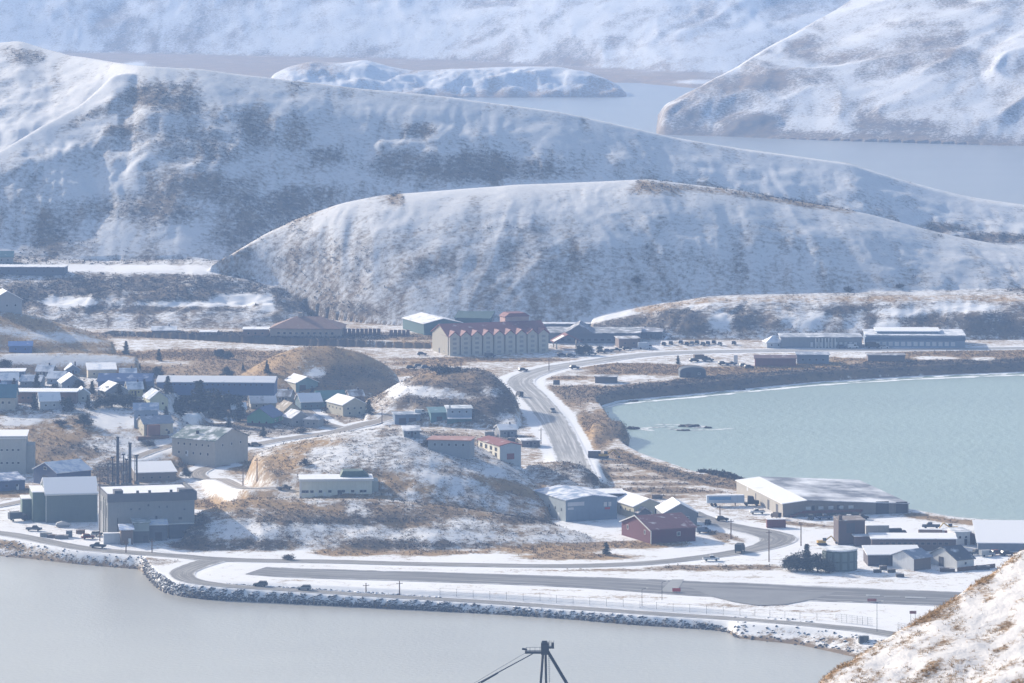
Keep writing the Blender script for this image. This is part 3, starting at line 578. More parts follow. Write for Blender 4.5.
# ------------------------------------------------------------------ object helpers
def paintmat(name, col, rough=.6, var=.12, metal=0.0, snow=0.0, sscale=.25, bands=0.0):
    key = (name, col, snow)
    if key in MATS: return MATS[key]
    m, t, b, n, l = newmat(name)
    v = geovec(n, l, obj=True)
    n1 = nnoise(n, l, .6, 5, .65, v)
    c = nmix(n, l, n1, tuple(x * (1 - var * 1.6) for x in col), tuple(min(.95, x * (1 + var * 1.6)) for x in col))
    if bands:                                   # run-off streaks and sheet joints
        st = nnoise(n, l, .9, 4, .7, geovec(n, l, 2.2, 2.2, .12, obj=True))
        c = nmix(n, l, nmath(n, l, 'MULTIPLY', nmath(n, l, 'SUBTRACT', st, .45, True), bands * 4, True), c, tuple(x * .55 + .02 for x in col))
    if snow > 0:
        s = nmath(n, l, 'ADD', nmath(n, l, 'MULTIPLY', nmath(n, l, 'SUBTRACT', nnoise(n, l, sscale, 5, .6, v), .5), 1.5), snow)
        s = nmath(n, l, 'ADD', nmath(n, l, 'MULTIPLY', nmath(n, l, 'SUBTRACT', s, .5), 3.2), .5, True)
        c = nmix(n, l, s, c, SNOW)
    l.new(c, b.inputs['Base Color']); b.inputs['Roughness'].default_value = rough; b.inputs['Metallic'].default_value = metal
    b.inputs['Specular IOR Level'].default_value = .3
    MATS[key] = m; return m
def wallm(col): return paintmat('wall_paint', col, .75, .09, bands=.25)
def roofm(col, snow):
    snow = snow - .2 if .5 < snow < 1.15 else snow
    return paintmat('roof_sheet', col, .7, .15, snow=snow)
GLASS = paintmat('window_glass', (.03, .035, .045), .38, .1)
TRIM = paintmat('trim_paint', (.62, .62, .60), .6, .06)
DARK = paintmat('dark_steel', (.035, .036, .045), .5, .1)
DOORD = paintmat('dark_door', (.05, .05, .06), .6, .1)
DOORW = paintmat('white_door', (.62, .63, .64), .6, .06)
TYRE = paintmat('tyre_rubber', (.02, .02, .02), .8, .1)
WOOD = paintmat('weathered_wood', (.13, .075, .05), .85, .2)
LAMP = paintmat('lamp_lens', (.35, .35, .34), .5, .05)
class MB:
    def __init__(s): s.v = []; s.f = []
    def quadmesh(s, vs, fs):
        k = len(s.v); s.v += [tuple(p) for p in vs]; s.f += [tuple(i + k for i in f) for f in fs]; return s
    def box(s, x0, x1, y0, y1, z0, z1):
        return s.quadmesh([(x0, y0, z0), (x1, y0, z0), (x1, y1, z0), (x0, y1, z0), (x0, y0, z1), (x1, y0, z1), (x1, y1, z1), (x0, y1, z1)],
                          [(3, 2, 1, 0), (4, 5, 6, 7), (0, 1, 5, 4), (1, 2, 6, 5), (2, 3, 7, 6), (3, 0, 4, 7)])
    def prism(s, prof, axis, a0, a1):
        """profile in the plane across 'axis' ('x': (y,z) pairs, 'y': (x,z) pairs), swept from a0 to a1"""
        n = len(prof); vs = []
        for a in (a0, a1):
            for p, z in prof: vs.append((a, p, z) if axis == 'x' else (p, a, z))
        fs = [tuple(range(n)), tuple(range(2 * n - 1, n - 1, -1))] + [(i, i + n, (i + 1) % n + n, (i + 1) % n) for i in range(n)]
        return s.quadmesh(vs, fs)
    def tube(s, p, q, r, r2=None, n=6):
        p = Vector(p); q = Vector(q); r2 = r if r2 is None else r2; d = (q - p).normalized()
        a = d.orthogonal().normalized(); b = d.cross(a); vs = []
        for c, rr in ((p, r), (q, r2)):
            for i in range(n): vs.append(c + (a * math.cos(2 * math.pi * i / n) + b * math.sin(2 * math.pi * i / n)) * rr)
        return s.quadmesh(vs, [tuple(range(n - 1, -1, -1)), tuple(range(n, 2 * n))] + [(i, (i + 1) % n, (i + 1) % n + n, i + n) for i in range(n)])
    def build(s, name, mat, parent=None, smooth=False, fix=True):
        me = bpy.data.meshes.new(name); me.from_pydata(s.v, [], s.f)
        if fix:
            bm = bmesh.new(); bm.from_mesh(me); bmesh.ops.recalc_face_normals(bm, faces=bm.faces); bm.to_mesh(me); bm.free()
        if smooth: me.polygons.foreach_set('use_smooth', np.ones(len(me.polygons), bool))
        me.update(); return add_obj(name, me, mat, parent)
def empty(name, loc, rz, label, cat, group=None):
    o = bpy.data.objects.new(name, None); COL.objects.link(o); o.empty_display_size = .5
    o.location = loc; o.rotation_euler = (0, 0, rz)
    return tag(o, label, cat, group)
def copy_tree(o, parent=None):
    c = o.copy(); COL.objects.link(c)
    if parent: c.parent = parent
    for ch in list(o.children): copy_tree(ch, c)
    return c

def window(root, x, z, w_, h_, face='front', W=0, D=0, frame=TRIM, glass=GLASS, name='window'):
    f = MB(); g = MB(); t = .16
    def slab(mb, e0, e1, z0, z1, p0, p1):
        if face == 'front': mb.box(e0, e1, -p1, -p0, z0, z1)
        elif face == 'left': mb.box(-p1, -p0, e0, e1, z0, z1)
        else: mb.box(W + p0, W + p1, e0, e1, z0, z1)
    slab(f, x - w_ / 2, x + w_ / 2, z, z + h_, -.02, .05)
    slab(g, x - w_ / 2 + t, x + w_ / 2 - t, z + t, z + h_ - t, .052, .075)
    fo = f.build(name, frame, root, fix=False); g.build('pane', glass, fo, fix=False); return fo
def door(root, x, w_, h_, mat, face='front', W=0, z=0.05, name='door'):
    f = MB()
    if face == 'front': f.box(x - w_ / 2, x + w_ / 2, -.07, .02, z, z + h_)
    elif face == 'left': f.box(-.07, .02, x - w_ / 2, x + w_ / 2, z, z + h_)
    else: f.box(W - .02, W + .07, x - w_ / 2, x + w_ / 2, z, z + h_)
    return f.build(name, mat, root, fix=False)
def roof_mesh(kind, W, D, h, rise, ov=.5, th=.28):
    mb = MB()
    if kind == 'gable_x':
        s = rise / (D / 2); e = h - s * ov
        mb.prism([(-ov, e), (D / 2, h + rise), (D + ov, e), (D + ov, e + th), (D / 2, h + rise + th), (-ov, e + th)], 'x', -ov, W + ov)
    elif kind == 'gable_y':
        s = rise / (W / 2); e = h - s * ov
        mb.prism([(-ov, e), (W / 2, h + rise), (W + ov, e), (W + ov, e + th), (W / 2, h + rise + th), (-ov, e + th)], 'y', -ov, D + ov)
    elif kind == 'shed':
        s = rise / D; mb.prism([(-ov, h - s * ov), (D + ov, h + rise + s * ov), (D + ov, h + rise + s * ov + th), (-ov, h - s * ov + th)], 'x', -ov, W + ov)
    elif kind == 'flat':
        mb.box(-ov, W + ov, -ov, D + ov, h + .003, h + th)
    elif kind == 'hip':
        k = min(W, D) / 2; a = h - .15; zt = h + rise
        if W >= D: r0, r1 = (k, D / 2, zt), (W - k, D / 2, zt)
        else: r0, r1 = (W / 2, k, zt), (W / 2, D - k, zt)
        c = [(-ov, -ov, a), (W + ov, -ov, a), (W + ov, D + ov, a), (-ov, D + ov, a)]
        c2 = [(x, y, a + .2) for x, y, _ in c]
        fs = [(3, 2, 1, 0)] + [(i, (i + 1) % 4, (i + 1) % 4 + 4, i + 4) for i in range(4)]
        fs += ([(4, 5, 9, 8), (5, 6, 9), (6, 7, 8, 9), (7, 4, 8)] if W >= D else [(4, 5, 8), (5, 6, 9, 8), (6, 7, 9), (7, 4, 8, 9)])
        mb.quadmesh(c + c2 + [r0, r1], fs)
    return mb
BLD = {}
def building(name, label, u0, v0, u1, alpha, depth, hpx, roof='gable_x', rise=2.0, wall=(.4, .4, .4), rcol=(.2, .2, .2), snow=.9, wins=None, lwins=None, cat='building', group=None, base=None, ov=.5, lift=0):
    g = ground(u0, v0); a = R(alpha); k = (u1 - CX) / F
    W = (k * g.y - g.x) / (math.cos(a) - k * math.sin(a)); px = F / g.y; h = hpx / px; D = depth
    root = empty(name, g + Vector((0, 0, lift)), a, label, cat, group)
    zb = -3.5
    mb = MB()
    if roof == 'gable_x': mb.prism([(0, zb), (D, zb), (D, h), (D / 2, h + rise), (0, h)], 'x', 0, W)
    elif roof == 'gable_y': mb.prism([(0, zb), (W, zb), (W, h), (W / 2, h + rise), (0, h)], 'y', 0, D)
    elif roof == 'shed': mb.prism([(0, zb), (D, zb), (D, h + rise), (0, h)], 'x', 0, W)
    else: mb.box(0, W, 0, D, zb, h)
    mb.build('wall', wallm(wall), root)
    roof_mesh(roof, W, D, h, rise, ov).build('roof', roofm(rcol, snow), root)
    if base: MB().box(-.06, W + .06, -.06, D + .06, zb, base[0]).build('base_wall', wallm(base[1]), root)
    FR = wallm(tuple(min(.6, x * 1.25 + .03) for x in wall))
    for (n_, z, ww, hh, *mg) in (wins or []):
        m_ = mg[0] if mg else .08
        for i in range(n_): window(root, W * (m_ + (1 - 2 * m_) * ((i + .5) / n_)), h * z, ww, hh, frame=FR)
    for (n_, z, ww, hh) in (lwins or []):
        for i in range(n_): window(root, D * (.06 + .88 * ((i + .5) / n_)), h * z, ww, hh, 'left', frame=FR)
    BLD[label] = (root, W, D, h, px); return root, W, D, h
def extra(root, name, mat, *boxes):
    mb = MB()
    for b in boxes: mb.box(*b)
    return mb.build(name, mat, root)

# ------------------------------------------------------------------ waterfront, left
r, W, D, h = building('grey_block', 'tall pale grey block with flat snowy roof at the left edge of town', -34, 474, 26, 4, 20, 37, 'flat', 0, (.40, .40, .37), (.3, .3, .3), 1.2, wins=[(9, .25, 1.2, 1.1), (9, .60, 1.2, 1.1)])
extra(r, 'cornice', TRIM, (-.3, W + .3, -.3, .0, h - .9, h - .3)); extra(r, 'side_wing', wallm((.33, .33, .31)), (W + .01, W + 3.2, 2, 14, -2, h * .74))
r, W, D, h = building('blue_warehouse', 'dark blue warehouse with pale snowy gable roof below the grey block', 57, 487, 91, 40, 16, 14, 'gable_x', 3.2, (.07, .095, .17), (.32, .40, .55), .85)
door(r, D * .5, 3.6, 3.6, DOORD, 'left'); window(r, D * .5, h + .4, 2.2, 1.2, 'left'); door(r, W * .7, 1, 2.1, DOORW)
r, W, D, h = building('blue_shed', 'low dark blue shed with one snowy roof strip beside the blue warehouse', -12, 492, 25, 25, 10, 10, 'shed', 1.6, (.08, .11, .2), (.14, .2, .33), .6, wins=[(3, .35, 1.4, 1.2)]); door(r, W * .8, 1, 2.1, DOORW)
r, W, D, h = building('green_warehouse', 'grey green metal warehouse with bright snow roof by the waterfront road', 46, 523, 97.5, 10, 24, 29, 'gable_x', 4.2, (.115, .15, .145), (.3, .32, .32), 1.3)
extra(r, 'lean_to', wallm((.10, .145, .125)), (-4.6, -.01, 3, 20, -2, h * 1.02)); extra(r, 'lean_to_roof', roofm((.3, .33, .32), 1.2), (-4.8, -.02, 2.8, 20.2, h * 1.02 + .003, h * 1.02 + .3))
extra(r, 'side_annex', wallm((.10, .15, .13)), (-8.0, -4.61, 9, 19, -2, h * .72)); extra(r, 'annex_roof', roofm((.3, .33, .32), 1.2), (-8.2, -4.63, 8.8, 19.2, h * .72 + .003, h * .72 + .3))
door(r, 11, 4, 4.5, DOORD, 'left'); extra(r, 'corner_trim', TRIM, (-.09, .12, -.09, .12, 0, h - .1), (W - .12, W + .09, -.09, .12, 0, h - .1)); extra(r, 'eave_trim', TRIM, (-.5, W + .5, -.62, -.5, h - .55, h - .12))
r, W, D, h = building('powerhouse', 'tall grey concrete powerhouse with flat snow roof and dark parapet', 108.5, 540, 194.5, 13, 26, 43, 'flat', 0, (.235, .245, .25), (.3, .3, .3), 1.4, ov=-.6)
extra(r, 'parapet', wallm((.115, .12, .135)), (-.5, W + .8, -.5, -.02, h - 1.9, h + 1.1), (-.5, -.02, 0, D, h - 1.2, h + .7), (W + .02, W + .8, 0, D, h - 1.9, h + 1.1), (0, W, D + .02, D + .4, h - 1, h + .5))
for x0, x1, zz in ((2.2, 5.2, 2.1), (W - 5.5, W - .3, 1.9)): extra(r, 'roof_block', wallm((.10, .105, .12)), (x0, x1, .2, 5, h + .29, h + zz))
for x0 in (W * .47, W * .72, W * .33): extra(r, 'roof_vent', DARK, (x0, x0 + .9, 1.2, 2.1, h + .285, h + 1.7))
for x, z, ww, hh in ((5, .30, 1.3, 1), (17, .36, .9, 2.6), (19.6, .40, 1.2, .8), (25.5, .42, 1.4, 1), (8, .68, .8, .6), (11, .68, .8, .6), (14.2, .75, .8, .9), (18, .70, .6, .9), (20.8, .70, .6, .9), (27, .64, .8, .6)): window(r, x, h * z, ww, hh, frame=wallm((.16, .165, .17)))
for y, z, hh in ((4, .46, 5), (9, .45, 5.4), (14, .46, 5), (19, .5, 4)): window(r, y, h * z, 2.0, hh, 'left', frame=TRIM)
extra(r, 'pilaster', wallm((.36, .36, .34)), (-.35, -.01, .2, 1.2, -1, h - 1.3), (-.35, -.01, 6.2, 7.0, -1, h - 1.3), (-.35, -.01, 11.4, 12.2, -1, h - 1.3))
extra(r, 'lower_wall', wallm((.10, .115, .14)), (W * .70, W * .985, -1.6, -.02, -2, h * .33)); extra(r, 'ledge', TRIM, (W * .69, W * .99, -1.8, -.03, h * .33 + .003, h * .33 + .25))
extra(r, 'pipe', DARK, (3.1, 3.3, -.3, -.1, 0, h * .5)); extra(r, 'rust_stain_band', wallm((.30, .20, .13)), (W * .27, W * .47, -.025, .01, h * .345, h * .375))
r, W, D, h = building('grey_annex', 'grey shed with blue snow roof against the powerhouse front', 150, 541, 167, 8, 8, 16, 'shed', 1.2, (.12, .135, .16), (.35, .45, .65), .9); door(r, W * .5, 2.4, 3, DOORD)
r, W, D, h = building('grey_annex', 'boxy dark shed with pale upper front between two sheds at the powerhouse', 133.5, 543, 149.5, 8, 9, 20, 'flat', 0, (.10, .105, .11), (.3, .34, .33), .6); extra(r, 'upper_front', wallm((.27, .31, .30)), (.1, W - .1, -.08, -.01, h * .58, h * .97)); door(r, W * .75, 1.6, 2.4, DOORD)
r, W, D, h = building('brown_shed', 'small brown shed with white door at the foot of the powerhouse', 121, 545, 133, 10, 6, 15, 'shed', .9, (.16, .115, .09), (.35, .45, .65), .7); door(r, W * .72, .9, 2.2, DOORW)
r, W, D, h = building('grey_building', 'low grey brown building with long snowy roof behind the powerhouse', 136, 482, 176, 14, 14, 9, 'shed', 2.2, (.19, .165, .15), (.3, .3, .3), 1.1, wins=[(4, .3, 1.1, 1)])

# ------------------------------------------------------------------ town, left
r, W, D, h = building('apartment_house', 'long beige apartment house with grey green gable roof above the curving road', 172, 455, 215, -33, 22, 17.5, 'gable_x', 3.8, (.44, .41, .36), (.10, .145, .135), .42, wins=[(6, .62, 1.1, 1.2), (5, .12, 1.1, 1.3)])
for y in (5, 11, 17): window(r, y, h * .6, 1.1, 1.3, 'right', W)
door(r, W * .35, 1.2, 2.2, DOORW); extra(r, 'chimney', DARK, (W * .42, W * .42 + .9, 4, 4.9, h + .5, h + 3.0))
r, W, D, h = building('blue_house', 'pale blue two storey house behind the deck house', 134, 428, 158, 5, 9, 18, 'gable_x', 2.2, (.27, .33, .42), (.24, .32, .45), .6, wins=[(3, .60, 1.1, 1.2), (2, .15, 1.1, 1.2)])
r, W, D, h = building('cream_house', 'cream house with reddish porch and wide brown deck', 144, 437, 173, 20, 11, 13, 'gable_x', 2.4, (.46, .42, .33), (.24, .27, .33), .55, wins=[(3, .35, 1.3, 1.2)], lwins=[(2, .4, 1.2, 1.2)])
extra(r, 'porch', wallm((.20, .10, .08)), (W * .08, W * .5, -2.6, -.02, -1, h * .95)); extra(r, 'deck', WOOD, (-4, W * .75, -5.2, -2.65, -1.5, .75)); door(r, W * .85, 1, 2.1, DOORD)
r, W, D, h = building('pale_green_house', 'pale green gabled house among dark spruces', 150, 408, 168, 18, 12, 9, 'gable_y', 3.0, (.46, .47, .34), (.22, .28, .38), .6, wins=[(2, .3, 1.2, 1.2)])
r, W, D, h = building('teal_roof_house', 'white house with steep teal roof at the left edge of town', -16, 410, 15, 0, 11, 13, 'gable_x', 4.4, (.45, .43, .38), (.06, .17, .22), .05, wins=[(4, .45, 1.3, 1.3)])
r, W, D, h = building('brown_longhouse', 'long low brown building with a bright snow strip along its roof', 15, 403, 76, -2, 12, 11, 'flat', 0, (.20, .125, .10), (.3, .3, .3), 1.3, wins=[(9, .35, 1.3, 1.2)])
r, W, D, h = building('small_white_house', 'small white house with snowy gable roof in front of the brown longhouse', 40, 410, 60, 12, 9, 9, 'gable_x', 2.8, (.42, .45, .48), (.3, .36, .45), 1.0, wins=[(2, .35, 1.1, 1.1)])
building('grey_house', 'blue grey house with two snowy roof slopes above the brown longhouse', 62, 390, 84, 15, 10, 7, 'gable_y', 3.2, (.20, .25, .33), (.3, .36, .45), .95, wins=[(2, .3, 1.1, 1.1)])
building('grey_house', 'blue grey cottage left of the two snowy roof slopes', 47, 384, 63, -10, 9, 6, 'gable_x', 2.4, (.22, .27, .34), (.3, .36, .45), .85, wins=[(2, .3, 1.1, 1.1)])
building('blue_longhouse', 'deep blue long house with dark blue roof behind the spruce clump', 98, 388, 151, -3, 11, 7, 'gable_x', 2.6, (.10, .15, .26), (.10, .16, .30), .25, wins=[(8, .3, 1.1, 1.1)])
building('tan_building', 'tan building with pale blue snow roof above the blue longhouse', 88, 378, 116, 8, 12, 8, 'shed', 1.6, (.45, .39, .30), (.35, .45, .6), .9, wins=[(3, .35, 1.1, 1.1)])
building('long_blue_building', 'very long blue building with pale snow roof behind the spruces', 157, 387, 274, -3, 14, 5, 'gable_x', 1.9, (.10, .15, .27), (.35, .42, .55), 1.0, wins=[(18, .3, 1.1, 1.0)])
building('blue_cabin', 'bright blue cabin alone on the brown hillside', 9, 352, 32, 5, 8, 6, 'gable_x', 1.6, (.09, .17, .40), (.12, .22, .48), .2, wins=[(2, .3, 1.1, 1)])
building('blue_cottage', 'blue cottage with snowy roof left of the brown longhouse roof', -6, 387, 18, 6, 10, 7, 'gable_x', 2.4, (.15, .22, .34), (.3, .38, .5), .9, wins=[(3, .35, 1.1, 1.1)])
building('grey_cottage', 'grey cottage with low snowy roof between the blue cottage and the tan trees', 20, 387, 40, -8, 9, 6, 'gable_x', 2.0, (.19, .21, .25), (.3, .36, .45), .7, wins=[(2, .35, 1.1, 1.1)])
building('snow_roof_cottage', 'cottage with bright snow gable half hidden by the spruce clump', 106, 397, 128, 25, 10, 6, 'gable_y', 3.0, (.18, .2, .23), (.3, .35, .42), 1.0)
building('white_cabin', 'tiny white cabin left of the spruce clump', 76, 402, 90, 10, 8, 8, 'gable_y', 2.2, (.46, .45, .4), (.3, .35, .4), .9, wins=[(1, .3, 1.1, 1.1)])
building('low_blue_hall', 'low blue hall with snowy roof strip at the far left', -30, 377, 24, 3, 12, 5, 'flat', 0, (.13, .18, .27), (.3, .34, .4), 1.2, wins=[(5, .3, 1.1, 1)])

# ------------------------------------------------------------------ town, middle
r, W, D, h = building('teal_warehouse', 'cream warehouse with teal gable front below the brown mound', 296, 392.5, 318, 25, 21, 9.5, 'gable_y', 2.4, (.15, .25, .26), (.3, .3, .3), 1.2)
extra(r, 'pale_side', wallm((.48, .45, .36)), (-.06, -.01, .1, D - .1, -1, h - .3)); door(r, W * .3, 3, 3.2, DOORD); door(r, W * .72, 1, 2.1, DOORW)
r, W, D, h = building('green_house', 'bright green gabled house with dark blue roof by the spruces', 247, 425.5, 272, -18, 13, 9, 'gable_y', 3.8, (.10, .30, .20), (.10, .14, .24), .12, wins=[(3, .25, 1.2, 1.2)], base=(1.3, (.07, .075, .08)))
for y in (4, 9): window(r, y, h * .4, 1.1, 1.1, 'right', W)
building('snow_roof_house', 'house with patchy bright snow roof behind the green house', 251, 409, 276, 10, 10, 6, 'gable_x', 3.2, (.35, .35, .33), (.2, .22, .24), .95, wins=[(3, .3, 1.1, 1.1)])
building('brown_roof_house', 'cream house with brown roof right of the green house', 284, 421, 301, 22, 11, 10, 'gable_y', 3.2, (.44, .39, .28), (.17, .13, .08), .3, wins=[(2, .35, 1.1, 1.2)])
building('pale_grey_house', 'pale grey gabled house in front of the brown roofed house', 292, 426, 309, 28, 9, 8, 'gable_y', 2.6, (.34, .34, .34), (.32, .34, .38), .7, wins=[(2, .3, 1.1, 1.1)])
building('small_grey_house', 'small grey house at the bend of the town road', 304, 427.5, 318, -15, 8, 8.5, 'hip', 1.8, (.28, .28, .28), (.2, .22, .26), .5, wins=[(2, .35, 1, 1.1)])
building('dark_teal_house', 'dark teal house with bright snow roof up the side street', 301, 410, 322, 15, 12, 8, 'gable_x', 3.0, (.07, .13, .16), (.25, .28, .3), 1.05, wins=[(3, .3, 1.1, 1.1)])
building('teal_barn', 'teal barn with plain green roof between the snow roofed houses', 319, 407, 346, 14, 12, 8, 'gable_x', 2.8, (.10, .20, .22), (.10, .22, .21), .1, wins=[(3, .35, 1.1, 1.1)])
r, W, D, h = building('big_cream_house', 'big cream house with full snow roof at the road junction', 343, 416.5, 366, 27, 17, 11.5, 'gable_y', 2.8, (.48, .45, .36), (.3, .3, .3), 1.3, wins=[(3, .55, 1.2, 1.1), (2, .12, 1.2, 1.3)], lwins=[(4, .5, 1.2, 1.2)])
r, W, D, h = building('blue_garage', 'low blue grey garage beside the white van', 395, 424, 420, 8, 10, 9, 'flat', 0, (.13, .18, .26), (.2, .25, .32), .35); door(r, W * .3, 3, 2.4, DOORD); door(r, W * .7, 3, 2.4, DOORD)
r, W, D, h = building('teal_workshop', 'teal workshop shed at the foot of the rocky knoll', 431, 423, 448, 10, 9, 10, 'shed', 1.2, (.07, .17, .20), (.10, .20, .23), .2); door(r, W * .5, 2.4, 2.6, DOORD)
r, W, D, h = building('pale_blue_hall', 'pale blue hall with white canopy strip beside the teal workshop', 447, 424, 472, 4, 12, 15, 'flat', 0, (.27, .34, .42), (.3, .35, .4), .7, wins=[(3, .72, 1.1, 1.1)]); extra(r, 'canopy', roofm((.4, .42, .45), 1.3), (.2, W - .2, -2.6, -.02, h * .38, h * .38 + .35)); extra(r, 'ground_floor', wallm((.07, .18, .2)), (.1, W - .1, -.12, -.01, 0, h * .37)); extra(r, 'vent_stack', TRIM, (.8, 1.6, .3, 1.1, h + .29, h + 1.6))
building('salmon_roof_house', 'long grey house with a thin salmon roof behind the knoll', 428, 449, 470, -10, 9, 9, 'shed', .25, (.27, .30, .33), (.36, .19, .16), .2, wins=[(5, .35, 1.1, 1.2)])
r, W, D, h = building('red_roof_house', 'white house with red roof and tall lit side bays by the highway', 500, 460, 521, 22, 22, 14, 'gable_y', 1.0, (.42, .45, .48), (.21, .065, .06), .2); door(r, W * .5, 3.0, 2.2, paintmat('red_shutter', (.2, .05, .05)))
extra(r, 'side_wall', wallm((.70, .66, .56)), (-.05, -.01, .05, D - .05, -1, h - .2))  # side painted paler and warmer than the front, sunlight put into the colour
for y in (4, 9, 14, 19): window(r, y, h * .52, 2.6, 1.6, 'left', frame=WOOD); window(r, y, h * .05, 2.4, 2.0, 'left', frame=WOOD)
r, W, D, h = building('clinic', 'long pale mint building with flat roof on the knoll terrace', 300.5, 498, 372, 4, 13, 18, 'flat', 0, (.64, .64, .55), (.3, .33, .33), 1.1, wins=[])
for x in (.04, .09, .16, .28, .41, .54, .60, .73, .85, .90): window(r, W * x, h * .26, 1.5, 1.2)
for x in (.22, .34, .66, .79): door(r, W * x, .9, 2.1, TRIM)
extra(r, 'eave', TRIM, (-.7, W + .7, -.72, -.52, h - .5, h + .32)); extra(r, 'corner_trim', TRIM, (-.4, .3, -.2, .25, -1, h - .02))
extra(r, 'side_wing', wallm((.30, .33, .31)), (W + .02, W + 2.4, 1.5, 12, -1.5, h * .86))
mb = MB(); mb.prism([(W * .56, h + .285), (W * .97, h + .285), (W * .88, h + 2.4), (W * .60, h + 2.4)], 'y', 5, 12); mb.build('upper_roof', roofm((.06, .10, .085), .15), r)
door(r, W * .55, 1.6, 2.6, DOORD, 'front')

# ------------------------------------------------------------------ hotel quarter
g = ground(448, 355.5); a = R(19); kx = (548 - CX) / F
W = (kx * g.y - g.x) / (math.cos(a) - kx * math.sin(a)); px = F / g.y; h = 19.5 / px; D = 25.0; rise = 4.6
hot = empty('hotel', g, a, 'large beige hotel with nine red gables beside the highway', 'hotel')
HW = wallm((.33, .305, .255)); HR = roofm((.19, .062, .062), .16)  # main wall a darker copy of the bay colour, painting shade into the gaps
MB().prism([(0, -2), (D, -2), (D, h), (D / 2, h + rise), (0, h)], 'x', 0, W).build('wall', HW, hot)
roof_mesh('gable_x', W, D, h, rise, .7).build('roof', HR, hot)
nb = 9; bw = W / nb
for i in range(nb):
    x0 = i * bw + .35; x1 = (i + 1) * bw - .35; xm = (x0 + x1) / 2
    bay = MB().prism([(x0, -2), (x1, -2), (x1, h - .2), (xm, h + 1.8), (x0, h - .2)], 'y', -1.7, 3).build('bay', wallm((.50, .465, .385)), hot)
    gb = MB().prism([(x0 - .35, h - .5), (xm, h + 1.9), (x1 + .35, h - .5), (x1 + .35, h - .1), (xm, h + 2.35), (x0 - .35, h - .1)], 'y', -2.2, D * .42).build('gable_roof', HR, hot)
    sl = 2.45 / (x1 + .35 - xm); zz = lambda e: h + 2.35 - sl * e + .03
    MB().prism([(xm + .3, zz(.3)), (xm + 2.0, zz(2.0)), (xm + 2.0, zz(2.0) + .12), (xm + .3, zz(.3) + .12)], 'y', -1.2, 8.5).build('snow_patch', roofm((.7, .7, .72), 1.5), gb)
    for zf in (.06, .30, .54, .78):
        f = MB().box(xm - 1.0, xm + 1.0, -1.76, -1.68, h * zf, h * zf + 1.35).build('window', wallm((.42, .40, .36)), hot, fix=False)
        MB().box(xm - .95, xm + .95, -1.79, -1.762, h * zf + .15, h * zf + 1.2).build('pane', paintmat('curtained_glass', (.30, .29, .27), .4), f, fix=False)
door(hot, D * .55, 1.6, 2.4, DOORD, 'left'); window(hot, D * .25, h * .1, 1.2, 1.2, 'left')
pt = MB().box(W * .66, W * .90, D * .55, D * .55 + 8, h, h + 7.0).build('stair_tower', wallm((.45, .30, .27)), hot)
MB().prism([(W * .66 - .6, h + 7.0), (W * .90 + .6, h + 7.0), (W * .86, h + 8.8), (W * .70, h + 8.8)], 'y', D * .55 - .6, D * .55 + 8.6).build('tower_roof', HR, pt)
r, W, D, h = building('green_hall', 'dark green hall with snowy roof just behind the hotel', 424, 335, 462, 20, 34, 11, 'gable_y', 2.4, (.06, .12, .12), (.3, .32, .32), .9)
building('dark_green_hall', 'dark green roofed hall peeping over the hotel roof', 455, 328, 490, -10, 26, 10, 'gable_x', 2.6, (.05, .10, .10), (.06, .11, .10), .1)
r, W, D, h = building('shopping_hall', 'long dark grey shopping hall with snowy roof edge right of the hotel', 545, 343, 640, -3, 30, 10, 'flat', 0, (.115, .13, .16), (.16, .17, .19), .6, wins=[(12, .2, 2.2, 1.5)])
MB().prism([(W * .22, h), (W * .50, h), (W * .36, h + 4.2)], 'y', -1.5, 20).build('entrance_gable', wallm((.13, .14, .17)), r); MB().prism([(W * .21, h - .1), (W * .36, h + 4.25), (W * .51, h - .1), (W * .51, h + .3), (W * .36, h + 4.65), (W * .21, h + .3)], 'y', -2, 20.4).build('gable_roof', roofm((.15, .16, .19), .55), r)
r, W, D, h = building('grey_hall', 'grey hall with flat snowy roof behind the shopping hall', 495, 330, 660, 0, 24, 6, 'flat', 0, (.14, .15, .18), (.25, .25, .26), .85)
g = ground(556, 349); pv = empty('entrance_pavilion', g, R(10), 'open pavilion with red gable roof in the hotel forecourt', 'pavilion')
for x in (0, 11.5):
    for y in (0, 8): MB().box(x, x + .6, y, y + .6, -1, 3.6).build('post', wallm((.4, .38, .34)), pv)
MB().prism([(-1.2, 3.2), (6, 6.9), (13.3, 3.2), (13.3, 3.6), (6, 7.3), (-1.2, 3.6)], 'y', -1, 9.5).build('roof', HR, pv)
MB().prism([(-1.0, 3.72), (4.2, 6.39), (4.2, 6.5), (-1.0, 3.83)], 'y', -.6, 5).build('snow_patch', roofm((.7, .7, .72), 1.5), pv)
r, W, D, h = building('brown_hut', 'small brown building at the end of the hotel car park', 619, 348, 640, 8, 12, 9, 'flat', 0, (.19, .14, .12), (.2, .18, .17), .5, wins=[(2, .4, 1.2, 1.1)])
r, W, D, h = building('snow_hut', 'small white hut with pyramid snow roof below the bluff', 767, 348, 783, 12, 8, 5.5, 'hip', 3.0, (.4, .43, .47), (.32, .4, .52), .9, wins=[(2, .3, 1.1, 1.1)])
r, W, D, h = building('restaurant', 'tan restaurant with wide hipped roof across the lagoon', 270, 336.5, 341, -4, 24, 8, 'hip', 5.2, (.38, .31, .26), (.25, .15, .115), .12, wins=[(10, .25, 1.6, 1.5)]); extra(r, 'roof_lantern', wallm((.42, .36, .3)), (W * .36, W * .36 + 2, 11, 13, h + 3.6, h + 7.2))
building('brown_store', 'low brown store left of the restaurant', 243, 336.5, 268, 0, 12, 7, 'flat', 0, (.24, .16, .13), (.3, .3, .3), .95, wins=[(3, .3, 1.3, 1.2)])
